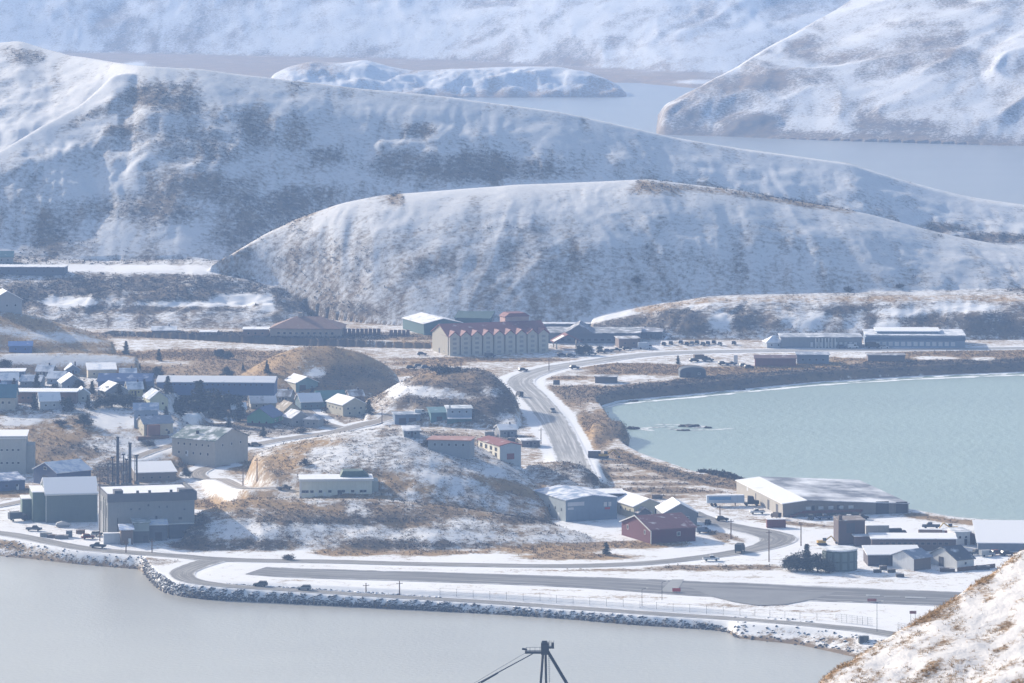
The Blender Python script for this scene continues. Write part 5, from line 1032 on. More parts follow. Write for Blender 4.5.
for u, v, L, Hc, col, lb in [(40, 537, 4.0, 1.3, (.30, .29, .27), 'pale low stack of gear behind the dark pickup'), (47, 538, 3.2, 1.0, (.12, .09, .08), 'dark low stack of gear right of the pale one'), (55, 539, 4.6, 1.2, (.22, .2, .19), 'grey long stack of gear along the waterfront road'), (66, 537.5, 2.2, 2.2, (.13, .16, .2), 'blue grey box at the end of the gear stacks'), (76, 534, 3.0, 1.2, (.17, .11, .08), 'rusty stack of gear left of the red car'), (10, 516, 3.4, 1.4, (.1, .1, .11), 'dark stack of gear behind the loaded truck'), (940, 572, 5.0, 1.1, (.1, .07, .06), 'brown heap of boards under the white barn gable'), (977, 570, 4.4, 1.2, (.09, .07, .06), 'brown heap of boards right of the white barn'), (880, 570, 2.4, 1.2, (.12, .1, .09), 'dark stack of gear before the lower dark shed'), (690, 517, 3.0, 1.6, (.1, .1, .1), 'black stack of gear by the airport road bend'), (652, 499, 4.0, 1.4, (.16, .12, .1), 'rust brown stack of gear behind the cream house'), (485, 436, 4.0, 1.6, (.3, .3, .3), 'pale stack of gear left of the grey shed'), (508, 442, 3.0, 1.5, (.1, .1, .12), 'dark stack of gear below the grey shed')]:
    container(lb, u, v, L, col, (u * 7) % 25 - 8, Hc, 2.0, 'gear stack', JG, .6, 'gear_stack')
g = ground(707, 506.5); t = empty('semi_trailer', g, R(4), 'long white and blue semi trailer parked beside the warehouse', 'trailer')
MB().box(0, 14.0, 0, 2.6, 1.2, 4.0).build('cargo_box', wallm((.42, .48, .56)), t); MB().box(.8, 9, -.03, -.005, 2.4, 3.5).build('blue_stripe', paintmat('stripe', (.12, .26, .45)), t, fix=False)
MB().box(.2, 13.8, .1, 2.5, 4.003, 4.08).build('roof_snow', roofm((.6, .6, .6), 1.3), t)
for x in (2.0, 3.3): 
    for y in (.1, 2.3): MB().tube((x, y - .15, .5), (x, y + .15, .5), .5, n=10).build('wheel', TYRE, t)
for y in (.4, 2.0): MB().box(10.6, 10.8, y, y + .2, 0, 1.2).build('landing_leg', DARK, t)
g = ground(744.5, 506.2); t = empty('tractor_unit', g, R(4), 'black tractor unit coupled to the white trailer', 'truck')
MB().prism([(0, .7), (5.5, .7), (5.5, 1.9), (3.8, 2.1), (3.4, 3.5), (1.4, 3.7), (1.3, 1.2), (0, 1.2)], 'y', 0, 2.4).build('cab', carpaint((.03, .03, .035)), t)
MB().prism([(2.4, 2.2), (3.72, 2.2), (3.4, 3.2), (2.4, 3.2)], 'y', -.03, 2.43).build('cabin_glass', GLASS, t)
for x in (.8, 4.6):
    for y in (.1, 2.3): MB().tube((x, y - .15, .5), (x, y + .15, .5), .5, n=10).build('wheel', TYRE, t)
def digger(label, u, v, ang, s=1.0):
    o = empty('excavator', ground(u, v), R(ang), label, 'excavator', 'yellow diggers'); o.scale = (s, s, s); Yl = paintmat('digger_paint', (.50, .30, .04), .5)
    for y in (-1.1, 1.1): MB().prism([(-1.9, .2), (-1.5, 0), (1.5, 0), (1.9, .2), (1.9, .7), (1.5, .9), (-1.5, .9), (-1.9, .7)], 'y', y - .3, y + .3).build('track', DARK, o)
    MB().box(-2.0, 1.4, -1.2, 1.2, .95, 1.9).build('body', Yl, o); MB().box(.2, 1.6, -1.2, -.2, 1.92, 3.0).build('cab', GLASS, o)
    MB().tube((1.2, .3, 1.6), (4.0, .3, 3.6), .32, .26).build('boom', Yl, o); MB().tube((4.0, .3, 3.6), (6.0, .3, 1.2), .26, .2).build('stick', Yl, o)
    MB().prism([(5.6, .9), (6.4, 1.2), (6.6, .4), (5.9, .2)], 'y', -.2, .8).build('bucket', DARK, o); return o
digger('yellow digger beside the dark container at the bay beach', 604, 458.3, -10)
digger('yellow digger half hidden behind the white office', 953, 531.5, 190, .9)
digger('yellow digger low on the snow between drum building and road', 822, 545, 10, .85)
g = ground(63, 527); bt = empty('covered_boat', g, R(8), 'pale covered boat on the snow before the green warehouse', 'boat')
MB().prism([(-2.6, .6), (-2.2, .15), (2.0, .15), (3.0, .9), (-2.6, .9)], 'y', -1.0, 1.0).build('hull', wallm((.3, .31, .32)), bt); MB().prism([(-2.6, .9), (3.0, .9), (1.6, 1.6), (-.4, 2.1), (-2.2, 1.6)], 'y', -.9, .9).build('cover', wallm((.5, .5, .5)), bt)
MB().box(-1.6, 1.4, -.5, .5, 0, .15).build('keel_block', WOOD, bt)

# ------------------------------------------------------------------ trees: tapered trunk, tiers of limbs carrying needle sprays
def leafmat(name, c0, c1):
    m, t, b, n, l = newmat(name)
    v = geovec(n, l, obj=True); l.new(nmix(n, l, nnoise(n, l, 1.3, 3, .7, v), c0, c1), b.inputs['Base Color']); b.inputs['Roughness'].default_value = .8
    b.inputs['Specular IOR Level'].default_value = .15; return m
NEEDLE = leafmat('spruce_needles', (.020, .028, .022), (.075, .085, .060)); BARK = paintmat('bark', (.07, .055, .045), .9, .2)
SHRUB = leafmat('bare_shrub', (.035, .03, .026), (.10, .08, .06))
def tri_mesh(name, P0, size, mat, parent, flat_=.5):
    n = len(P0); d1 = rng.normal(size=(n, 3)); d2 = rng.normal(size=(n, 3)); d1[:, 2] *= flat_; d2[:, 2] *= flat_
    d1 /= np.linalg.norm(d1, axis=1)[:, None]; d2 /= np.linalg.norm(d2, axis=1)[:, None]
    sz = np.asarray(size)[:, None] if np.ndim(size) else size
    vs = np.stack([P0 - d1 * sz * .5, P0 + d1 * sz * .5 + d2 * sz * .15, P0 + d2 * sz * .8], 1).reshape(-1, 3)
    return add_obj(name, np_mesh(name, vs, np.arange(n * 3).reshape(n, 3), False), mat, parent)
def make_tree(kind, seed):
    global rng
    rng = np.random.default_rng(seed)
    root = bpy.data.objects.new({'spruce': 'spruce_tree', 'wide': 'pine_tree', 'bush': 'shrub'}[kind], None); COL.objects.link(root)
    if kind == 'spruce':
        Hh_ = 8.0; tr = MB().tube((0, 0, -.8), (0, 0, Hh_ * .95), .22, .04, 7); pts = []
        z = .8
        while z < Hh_:
            rad = (1 - z / Hh_) ** .8 * 2.5 * rng.uniform(.75, 1.15) + .15
            for k in range(rng.integers(5, 8)):
                a = rng.uniform(0, 2 * math.pi); r_ = rad * rng.uniform(.6, 1.15)
                tr.tube((0, 0, z), (r_ * math.cos(a), r_ * math.sin(a), z - .1 * r_), .05, .015, 4)
                m = int(10 + r_ * 12); t = rng.uniform(.15, 1, m) ** .8
                pts.append(np.stack([t * r_ * math.cos(a), t * r_ * math.sin(a), z - .16 * r_ * t ** 2 + rng.normal(0, .1, m)], 1) + rng.normal(0, .17, (m, 3)) * [1, 1, .7])
            z += rng.uniform(.42, .62)
        tr.build('trunk', BARK, root); tri_mesh('crown', np.concatenate(pts), .55, NEEDLE, root)
    elif kind == 'wide':
        tr = MB().tube((0, 0, -.8), (.1, 0, 2.2), .26, .2, 7); pts = []
        for k in range(34):
            a = rng.uniform(0, 2 * math.pi); el = rng.uniform(-.1, 1.35); L = rng.uniform(1.7, 3.5) * (1 - .2 * el / 1.4); z0 = rng.uniform(.35, 3.3)
            e = np.array([L * math.cos(a) * math.cos(el), L * math.sin(a) * math.cos(el), z0 + L * math.sin(el)])
            tr.tube((0, 0, z0), tuple(e), .09, .03, 4)
            m = 60; pts.append(e + rng.normal(0, 1, (m, 3)) * [.75, .75, .42]); pts.append(np.array([0, 0, z0]) + (e - [0, 0, z0]) * rng.uniform(.4, 1, (24, 1)) + rng.normal(0, .35, (24, 3)))
        tr.build('trunk', BARK, root); tri_mesh('crown', np.concatenate(pts), .6, NEEDLE, root)
    else:
        tr = MB(); pts = []
        for k in range(14):
            a = rng.uniform(0, 2 * math.pi); r_ = rng.uniform(.3, 1.6); z = rng.uniform(.7, 2.2) * (1 - r_ / 3.2)
            tr.tube((0, 0, -.4), (r_ * math.cos(a), r_ * math.sin(a), z), .06, .02, 4)
            pts.append(np.array([r_ * math.cos(a), r_ * math.sin(a), z]) + rng.normal(0, .38, (42, 3)) * [1, 1, .8])
        tr.build('stem', BARK, root); tri_mesh('foliage', np.concatenate(pts), .45, SHRUB, root)
    return root
TP = {}
def tree(kind, label, u, v, hpx, cat=None, group=None, wide=1.0):
    var = (kind, int(u * 7 + v) % 3 if kind != 'bush' else int(u) % 2)
    if var not in TP: TP[var] = make_tree(kind, hash(var[1]) % 97 + {'spruce': 11, 'wide': 31, 'bush': 51}[kind]); o = TP[var]
    else: o = copy_tree(TP[var])
    g = ground(u, v); H0 = {'spruce': 8.2, 'wide': 6.4, 'bush': 2.4}[kind]; s = hpx * g.y / F / H0
    o.location = g; o.scale = (s * wide, s * wide, s); o.rotation_euler = (0, 0, (u * 1.7 + v) % 6.28)
    tag(o, label, cat or {'spruce': 'tree', 'wide': 'tree', 'bush': 'shrub'}[kind], group)
TG = 'dark spruces in the town'
for k, (kd, u, v, hp, wd, lb) in enumerate([
 ('spruce', 126, 355, 14, 1.2, 'lone spruce at the right end of the snow bank'), ('spruce', 159, 361, 12, 1.2, 'spruce on the tan ground left of the paired bushes'), ('wide', 157, 377, 12, 1, 'round dark tree above the long blue building'), ('spruce', 140, 370, 7, .9, 'small spruce on the tan strip below the snow bank'), ('wide', 220, 358, 10, 1.2, 'left one of the paired dark trees by the lagoon'), ('wide', 229, 359, 9, 1, 'right one of the paired dark trees by the lagoon'), ('wide', 227, 377, 11, 1.1, 'spreading tree above the long blue building'), ('spruce', 267, 374, 14, 1, 'slim spruce on the left slope of the brown mound'), ('spruce', 243, 371, 8, .9, 'small spruce left of the brown mound'),
 ('spruce', 168, 394, 18, 1.3, 'tall spruce breaking the roofline of the long blue building'), ('wide', 112, 407, 15, 1.3, 'left tree of the thick clump behind the blue house'), ('spruce', 119, 404, 20, 1.4, 'tallest tree of the thick clump behind the blue house'), ('wide', 128, 408, 16, 1.2, 'right tree of the thick clump behind the blue house'), ('wide', 100, 408, 13, 1.1, 'outer left tree of the thick clump behind the blue house'), ('bush', 140, 407, 9, 1.2, 'dark bush between the clump and the pale green house'), ('wide', 84, 426, 14, 1.1, 'dark round tree beside the bright snow yard'),
 ('spruce', 37, 389, 16, 1.2, 'spruce behind the teal roofed house'), ('spruce', 34, 410, 17, 1.1, 'spruce at the left end of the brown longhouse'), ('wide', 68, 410, 14, 1, 'tree right of the small white house'), ('wide', 78, 391, 12, 1, 'dark tree behind the grey house roofs'), ('wide', 5, 369, 11, 1.2, 'dark tree at the left edge above the low hall'), ('spruce', 88, 409, 14, 1, 'spruce left of the thick clump'),
 ('spruce', 181, 416, 20, 1.6, 'left spruce of the long dark row behind the apartment house'), ('wide', 190, 409, 24, 1.0, 'second spruce of the dark row behind the apartment house'), ('spruce', 199, 413, 33, 1.6, 'tall middle spruce of the dark row'), ('wide', 209, 415, 28, .9, 'tallest spruce of the dark row behind the apartment house'), ('spruce', 218, 419, 28, 1.4, 'bushy spruce right of the tallest one'), ('wide', 226, 415, 24, 1.2, 'spruce in the gap of the dark row'), ('spruce', 240, 421, 22, 1.3, 'right spruce of the dark row beside the green house'), ('spruce', 229, 428, 12, 1.2, 'small reddish spruce in front of the dark row'), ('spruce', 176, 412, 15, 1.2, 'low spruce beside the pale green house'),
 ('spruce', 263, 437, 11, 1.4, 'squat spruce below the green house'), ('spruce', 369, 414, 15, 1.3, 'dark spruce right of the big cream house'), ('bush', 329, 412, 9, 1.1, 'bush between teal barn and cream house'), ('spruce', 233, 405, 16, 1.1, 'slim spruce behind the dark row'),
 ('wide', 579, 355, 11, 1.0, 'left tree in front of the red pavilion'), ('wide', 586, 355, 12, 1.1, 'right tree in front of the red pavilion'), ('wide', 600, 351, 6, 1.2, 'low tree right of the pavilion trees'), ('spruce', 678, 364.5, 9, 1.2, 'lone dark tree left of the parked vehicles on the beach flat'),
 ('wide', 797, 571, 20, 1.15, 'left tree of the dark group beside the green drum building'), ('spruce', 807, 571, 27, 1.2, 'tallest tree of the dark group beside the green drum building'), ('wide', 818, 572, 20, 1.2, 'right tree of the dark group beside the green drum building'), ('wide', 789, 570, 15, 1.0, 'low outer tree of the dark group on the apron'), ('wide', 829, 573, 13, 1.0, 'small tree touching the green drum building'),
 ('spruce', 606, 555, 13, 1.6, 'lone dark conifer in the tan grass left of the red house'), ('bush', 438, 373, 9, 1.6, 'dark bush on top of the rocky knoll'), ('bush', 446, 372, 7, 1.4, 'low bush right of the knoll top bush'), ('bush', 457, 371, 5, 1.6, 'flat bush at the right of the knoll top'), ('wide', 186, 478, 12, .8, 'bare tree at the bend of the hairpin road'), ('bush', 289, 560, 6, 1.5, 'dark bush beside the main road below the knoll'), ('bush', 636, 283, 7, 1.3, 'dark bush at the foot of the long hill'), ('bush', 849, 292, 6, 1.3, 'dark bush high above the school'), ('bush', 900, 288, 5, 1.3, 'dark bush on the slope right of the school'), ('bush', 305, 465, 7, 1.2, 'bush on the snowy knoll top') , ('bush', 427, 446, 7, 1.3, 'dark bush alone on the snowy crest of the knoll'),
 ('spruce', 14, 391, 13, 1.2, 'spruce between the blue cottage and the teal roofed house'), ('wide', 55, 393, 10, 1.1, 'dark tree on the roofline of the brown longhouse'), ('spruce', 92, 394, 13, 1.2, 'spruce right of the two snowy roof slopes'), ('wide', 104, 381, 8, 1.2, 'low tree in front of the tan building'), ('spruce', 144, 392, 13, 1.2, 'spruce at the right end of the blue longhouse'), ('wide', 154, 398, 13, 1.1, 'dark tree at the left end of the long blue building'), ('spruce', 213, 396, 15, 1.3, 'spruce in front of the middle of the long blue building'), ('wide', 237, 398, 12, 1.2, 'round tree before the right part of the long blue building'), ('spruce', 250, 400, 12, 1.2, 'spruce left of the patchy snow roof house'), ('wide', 279, 413, 9, 1.1, 'tree squeezed between green house and brown roofed house'), ('spruce', 312, 396, 10, 1.2, 'spruce behind the dark teal house'), ('wide', 348, 399, 8, 1.2, 'dark tree behind the big cream house'), ('bush', 322, 425, 7, 1.4, 'bush in the bend of the town road'), ('bush', 302, 433, 6, 1.6, 'low bush below the small grey house'), ('bush', 60, 425, 6, 1.6, 'low bush on the tan slope below the small white house'), ('bush', 148, 446, 6, 1.6, 'bush on the bank below the deck house'), ('wide', 108, 396, 11, 1.1, 'dark tree left of the snow gable cottage'), ('spruce', 166, 418, 12, 1.2, 'spruce beside the white van yard'), ('wide', 2, 398, 11, 1.2, 'dark tree on the left edge behind the teal roofed house')]):
    tree(kd, lb, u, v, hp, group=TG if kd != 'bush' else 'dark bushes', wide=wd)

# ------------------------------------------------------------------ brush, rocks, surf: uncountable cover
def snowrock_mat():
    m, t, b, n, l = newmat('shore_rock')
    ge = n.new('ShaderNodeNewGeometry'); sx = n.new('ShaderNodeSeparateXYZ'); l.new(ge.outputs['True Normal'], sx.inputs[0])
    sp = n.new('ShaderNodeSeparateXYZ'); l.new(ge.outputs['Position'], sp.inputs[0]); v = geovec(n, l)
    n1 = nnoise(n, l, .9, 3, .6, v)
    s = nmath(n, l, 'ADD', nmath(n, l, 'MULTIPLY', sx.outputs[2], 1.6), nmath(n, l, 'MULTIPLY', nmath(n, l, 'SUBTRACT', nnoise(n, l, .16, 4, .7, v), .5), 3.4))
    wet = nmath(n, l, 'MULTIPLY', nmath(n, l, 'SUBTRACT', sp.outputs[2], .9), 1.2, True)
    s = nmath(n, l, 'MULTIPLY', nmath(n, l, 'MULTIPLY', nmath(n, l, 'SUBTRACT', s, .85), 2.5, True), wet)
    l.new(nmix(n, l, s, nmix(n, l, n1, (.022, .024, .03), (.10, .10, .11)), SNOW), b.inputs['Base Color']); b.inputs['Roughness'].default_value = .8; return m
ROCKM = snowrock_mat()
_ico = bmesh.new(); bmesh.ops.create_icosphere(_ico, subdivisions=1, radius=1); IV = np.array([v.co[:] for v in _ico.verts]); IF = np.array([[v.index for v in f.verts] for f in _ico.faces]); _ico.free()
def rocks(name, pts, size, mat, label=None, kind='stuff'):
    n = len(pts); r_ = np.random.default_rng(len(pts))
    sc3 = size[:, None] * r_.uniform(.6, 1.25, (n, 3)) * [1, 1, .75]
    vs = IV[None] * sc3[:, None] * r_.uniform(.75, 1.2, (n, len(IV), 1)); a = r_.uniform(0, 6.28, n); c, s = np.cos(a)[:, None], np.sin(a)[:, None]
    vs = np.stack([vs[..., 0] * c - vs[..., 1] * s, vs[..., 0] * s + vs[..., 1] * c, vs[..., 2]], -1) + pts[:, None]
    fs = (IF[None] + (np.arange(n) * len(IV))[:, None, None]).reshape(-1, 3)
    o = add_obj(name, np_mesh(name, vs.reshape(-1, 3), fs, False), mat); tag(o, label, kind=kind); return o
def shore_pts(u0, u1, n, d0, d1, seed):
    r_ = np.random.default_rng(seed); u = r_.uniform(u0, u1, n); ys = np.interp(u, uc, Yshore[0]); y = ys + r_.uniform(d0, d1, n); x = (u - CX) * y / F
    j = np.clip(np.searchsorted(Yr_, y), 0, len(Yr_) - 1); i = np.clip(np.searchsorted(uc, u), 0, len(uc) - 1); ok = ONROAD[j, i] < .5
    z = np.array([zat(a, b) for a, b in zip(x, y)]); ok &= (z > -.5) & (z < 4.05); return np.stack([x, y, z], 1)[ok]
p_ = np.concatenate([shore_pts(144, 450, 27000, -16, 9, 3), shore_pts(450, 740, 5200, -14, 2.0, 13)]); p_ = p_[p_[:, 2] > -.6]; rocks('riprap', p_, np.random.default_rng(1).uniform(.14, .55, len(p_)) * np.random.default_rng(8).choice([.8, 1, 1, 1.5], len(p_)), ROCKM)
p_ = shore_pts(-60, 150, 800, -8, 12, 4); p_ = p_[(p_[:, 2] > -.5)]; rocks('riprap', p_, np.random.default_rng(2).uniform(.18, .5, len(p_)), ROCKM)
p_ = shore_pts(735, 900, 260, -2, 24, 5); p_ = p_[(p_[:, 2] > -.5)]; rocks('riprap', p_, np.random.default_rng(2).uniform(.25, .7, len(p_)), ROCKM)
# brush: low twiggy growth wherever the ground is bare and near
def brush(name, n, mask_fn, size, mat, seed, flat_=.8):
    global rng
    rng = np.random.default_rng(seed); wgt = mask_fn().ravel().astype(float); wgt /= wgt.sum()
    idx = rng.choice(wgt.size, n, p=wgt); px_ = X.ravel()[idx] + rng.uniform(-1, 1, n); py_ = Y.ravel()[idx] + rng.uniform(-1, 1, n)
    k = 7; c = np.stack([px_, py_, Hh.ravel()[idx]], 1); s = rng.uniform(.6, 1.4, n) * size
    pts = np.repeat(c, k, 0) + rng.normal(0, .45, (n * k, 3)) * np.repeat(s, k)[:, None] * [1.1, 1.1, .5] + [0, 0, .15]
    tag(tri_mesh(name, pts, np.repeat(s, k) * .7, mat, None, flat_), kind='stuff')
TANM = leafmat('dead_grass', (.12, .08, .045), (.36, .25, .13)); DKM = leafmat('dark_brush', (.03, .028, .026), (.10, .085, .07))
onroad = (BERM > .02) | (ONROAD > .3)
vis = (Y < 2450) & (U > -40) & (U < 1064) & (Hh > 1.2) & ~onroad
area = np.gradient(X, axis=1) * np.gradient(Y, axis=0)
brush('dead_grass', 24000, lambda: vis * area * np.clip(.5 - S, 0, 1) * np.clip(G - .35, 0, 1), .65, TANM, 5)
brush('dark_brush', 16000, lambda: vis * area * np.clip(.5 - S, 0, 1) * np.clip(.65 - G, 0, 1), .8, DKM, 6)
brush('dark_brush', 16000, lambda: vis * area * (Y < 2060) * np.clip(.85 - S, 0, 1) * np.clip(.75 - G, .05, 1) * (names_arr != 'ground')[ID], .5, DKM, 7)
brush('dark_brush', 9000, lambda: (Y > 2380) * (Y < 3000) * (U > -40) * (U < 1064) * area * np.clip(.6 - S, 0, 1), 1.1, DKM, 8)
brush('shore_scrub', 1600, lambda: vis * area * (names_arr == 'headland')[ID] * (U > 680), 1.3, DKM, 9)
# surf along the beach of the bay
def surf():
    m, t, b, n, l = newmat('surf_foam'); b.inputs['Base Color'].default_value = (.78, .8, .8, 1); b.inputs['Roughness'].default_value = .9
    uu = np.arange(602, 1085, 1.0); vs = []; fs = []
    def strip(ys, wid, seed):
        for i, u in enumerate(uu):
            w_ = wid[i] * np.clip(.25 + 2.2 * (fbm(np.array([u / 9.0]), np.array([seed * 3.3]), 3, seed)[0] + .25), .0, 1.6)
            j = 1.5 * fbm(np.array([u / 5.0]), np.array([seed * 1.7]), 2, seed + 3)[0]
            y0 = ys[i] + j; x = (u - CX) * y0 / F
            vs.append((x, y0 - w_, .06)); vs.append((x, y0 + w_ * .6, .06))
    k0 = 0
    for ys, wid, seed in ((np.interp(uu, uc, bayF[0]), np.full(len(uu), 7.0), 1), (np.interp(uu, uc, bayF[0]) - 13, np.full(len(uu), 3.0), 2), (np.interp(uu, uc, bayN[0]) + 4, np.where(uu < 690, 5.0, 1.0), 4), (np.interp(uu, uc, bayN[0]) + 12, np.where(uu < 680, 2.0, 0.2), 5)):
        k0 = len(vs); strip(ys, wid, seed)
        for i in range(len(uu) - 1): fs.append((k0 + 2 * i, k0 + 2 * i + 2, k0 + 2 * i + 3, k0 + 2 * i + 1))
    g = ground(692, 428)
    for k in range(34):
        a = k * 2.4; r_ = 5 + (k % 7) * 1.5; cx, cy = g.x + r_ * math.cos(a) * 1.5 - 5, g.y + r_ * math.sin(a) * .9; k0 = len(vs)
        for i in range(8): q = i / 8 * 6.283; rr = .7 + .5 * ((i * 7 + k * 3) % 5) / 4; vs.append((cx + 2.6 * rr * math.cos(q), cy + 1.1 * rr * math.sin(q), .07))
        fs.append(tuple(range(k0, k0 + 8)))
    me = bpy.data.meshes.new('surf'); me.from_pydata(vs, [], fs); me.update(); tag(add_obj('surf', me, m), kind='stuff')
surf()
def sea_rock(label, u, v, L, Hr, n, seed):
    g = ground(u, v); r_ = np.random.default_rng(seed); bm = bmesh.new(); bmesh.ops.create_icosphere(bm, subdivisions=3, radius=1)
    for vtx in bm.verts:
        c = vtx.co; k = 1 + .35 * math.sin(c.x * 5 + seed) * math.cos(c.y * 4) + r_.uniform(-.12, .12); vtx.co = Vector((c.x * L * k, c.y * L * .5 * k, c.z * Hr * k))
    me = bpy.data.meshes.new('sea_rock'); bm.to_mesh(me); bm.free(); o = add_obj('sea_rock', me, paintmat('wet_rock', (.055, .05, .05), .6, .25)); o.location = (g.x, g.y, 0)
    tag(o, label, 'rock', 'rocks awash in the bay')
for lb, u, v, L, Hr in [('longest dark rock awash in the middle of the bay', 690, 426.5, 4.6, .9), ('small rock right of the longest one in the bay', 707, 428, 1.7, .7), ('low flat rock just in front of the longest one', 684, 430.5, 3.0, .5), ('rock islet off the brown headland', 622, 422.5, 2.4, .8), ('second rock off the brown headland, nearest its tip', 632, 429, 2.8, 1.1), ('dark rock at the foot of the far beach', 740, 390, 2.8, 1.2), ('dark rock left on the far beach', 634, 401.5, 2.2, .7)]:
    sea_rock(lb, u, v, L, Hr, 3, int(u))

# ------------------------------------------------------------------ chimney stacks, frames, poles, fences, signs
for u, v0, v1, k_, lb in [(117.7, 487, 438, 1, 'tallest thick dark chimney stack behind the powerhouse'), (130, 486, 444, 1, 'second thick dark chimney stack, right of the tallest one'), (123.5, 486, 455, .45, 'thin dark pipe stack between the two thick ones'), (126.5, 485, 460, .4, 'thinner short pipe stack touching the second thick one'), (137, 484, 456, .45, 'thin dark pipe stack right of the second thick one'), (112.5, 485, 458, .4, 'thin dark pipe stack left of the tallest one')]:
    g = ground(u, v0); h = (v0 - v1) * g.y / F; o = empty('chimney_stack', g, 0, lb, 'chimney', 'chimney stacks behind the powerhouse')
    MB().tube((0, 0, -1), (0, 0, h), .62 * k_, .55 * k_, 12).build('shaft', DARK, o); MB().tube((0, 0, h), (0, 0, h + .5), .7, .7, 12).build('rim', DARK, o); MB().tube((0, 0, -.5), (0, 0, 1.2), .95, .9, 12).build('base', wallm((.2, .2, .2)), o)
STEEL = paintmat('galvanised_steel', (.06, .062, .07), .5, .1)
for k, (u, v, hp, wp, lb) in enumerate([(121, 485, 27, 7, 'lattice switchyard frame between the two stacks'), (132, 484, 29, 7, 'tallest switchyard frame at the right stack'), (111, 484, 20, 6, 'low switchyard frame left of the taller stack'), (124.5, 488, 17, 5, 'small switchyard frame in front of the stacks')]):
    g = ground(u, v); s = g.y / F; o = empty('switchyard_frame', g, 0, lb, 'steel frame', 'switchyard frames behind the powerhouse'); w_, h = wp * s, hp * s
    for x in (-w_ / 2, w_ / 2):
        mb = MB()
        for dx, dy in ((-.35, -.35), (.35, -.35), (.35, .35), (-.35, .35)): mb.tube((x + dx, dy, -.5), (x + dx * .6, dy * .6, h), .13, .13, 4)
        n_ = 7
        for i in range(n_): mb.tube((x - .35, -.35, h * i / n_), (x + .35, -.35, h * (i + 1) / n_), .05, .05, 4)
        mb.build('tower', STEEL, o)
    MB().tube((-w_ / 2 - .4, 0, h), (w_ / 2 + .4, 0, h), .16, .16, 5).tube((-w_ / 2, 0, h * .8), (w_ / 2, 0, h * .8), .1, .1, 5).build('crossbeam', STEEL, o)
    for x in (-w_ * .3, 0, w_ * .3): MB().tube((x, 0, h), (x, 0, h - 1.3), .1, .06, 5).build('insulator', TRIM, o)
PGp = 'poles'
pi_ = 0
def pole(label, u, v, hp, arm=True, lamp=False, r_=.22, col=WOOD):
    g = ground(u, v); h = hp * g.y / F; o = empty('street_lamp' if lamp else 'utility_pole', g, R(20), label, 'street lamp' if lamp else 'pole', 'lamps and poles')
    MB().tube((0, 0, -.6), (0, 0, h), r_, r_ * .7, 6).build('shaft', col, o)
    if lamp: MB().tube((0, 0, h - .1), (1.6, 0, h + .2), .07, .05, 5).build('arm', col, o); MB().box(1.4, 2.1, -.15, .15, h + .12, h + .28).build('lamp_head', TRIM, o)
    elif arm:
        MB().box(-1.1, 1.1, -.07, .07, h - .9, h - .74).build('crossarm', WOOD, o)
        for x in (-.9, 0, .9): MB().tube((x, 0, h - .735), (x, 0, h - .45), .06, .04, 5).build('insulator', TRIM, o)
for p in [('tall wooden pole by the airport road bend', 769, 562, 32), ('wooden pole standing alone on the snow below the warehouse', 801, 546, 24), ('wooden pole left of the airport road behind the cars', 731, 539, 20), ('pole at the corner of the powerhouse roof', 99.8, 541, 72), ('pole on the hairpin road at the foot of the knoll', 257, 482, 24), ('pole beside the small dark bush on the hairpin road', 243, 486, 18), ('pole before the hotel at the highway', 461, 369, 11), ('pole at the start of the highway curve', 549, 371, 12), ('pole at the left shore before the powerhouse', 126, 553, 13), ('pole on the road shoulder in front of the annexes', 152, 553, 14), ('pole on the brushy terrace left', 140, 327, 16), ('pole on the lagoon road', 108, 328, 13), ('pole at the left of the causeway snow', 366, 593, 10), ('taller pole on the causeway snow', 399.5, 595, 14), ('pole in the town road junction', 382, 424, 16), ('pole above the side street houses', 340, 393, 13), ('pole beside the red roofed house', 541, 444, 16), ('pole near the trailer', 720, 518, 13)]:
    pole(*p)
for p in [('tall thin mast on the airfield snow near the right hillside', 877, 632, 30), ('thin lamp post on the airfield opposite the crossing', 662, 600, 18), ('thin lamp post on the airfield snow near the fence', 642, 606, 17)]: pole(*p, lamp=True, r_=.09, col=STEEL)
def airfield_sign(label, u, v, w_, h_, post, col):
    g = ground(u, v); o = empty('airfield_sign', g, 0, label, 'sign', 'airfield signs')
    MB().box(-w_ / 2, w_ / 2, -.12, .12, post, post + h_).build('panel', paintmat('sign_face', col, .5, .05), o); MB().box(-w_ / 2 - .06, w_ / 2 + .06, .121, .2, post - .05, post + h_ + .05).build('backing', DARK, o)
    for x in (-w_ * .35, w_ * .35): MB().tube((x, 0, -.3), (x, 0, post), .06, .06, 5).build('post', DARK, o)
airfield_sign('bright red airfield sign beside the runway crossing', 676.5, 592.5, 2.6, 1.0, .35, (.60, .06, .05))
airfield_sign('dull red airfield sign below the runway end', 872, 602.5, 2.8, .8, .4, (.35, .12, .11))
airfield_sign('dark red airfield sign on tall posts near the right hillside', 913, 622, 2.0, .8, 2.6, (.17, .05, .05))
g = ground(556.5, 387); o = empty('notice_board', g, R(5), 'dark notice board on two posts beside the highway bend', 'sign')
MB().box(-1.5, 1.5, -.1, .1, 1.0, 3.2).build('board', paintmat('board_face', (.10, .11, .13), .6), o)
for x in (-1.3, 1.2): MB().box(x, x + .15, .101, .25, -.4, 3.3).build('post', WOOD, o)
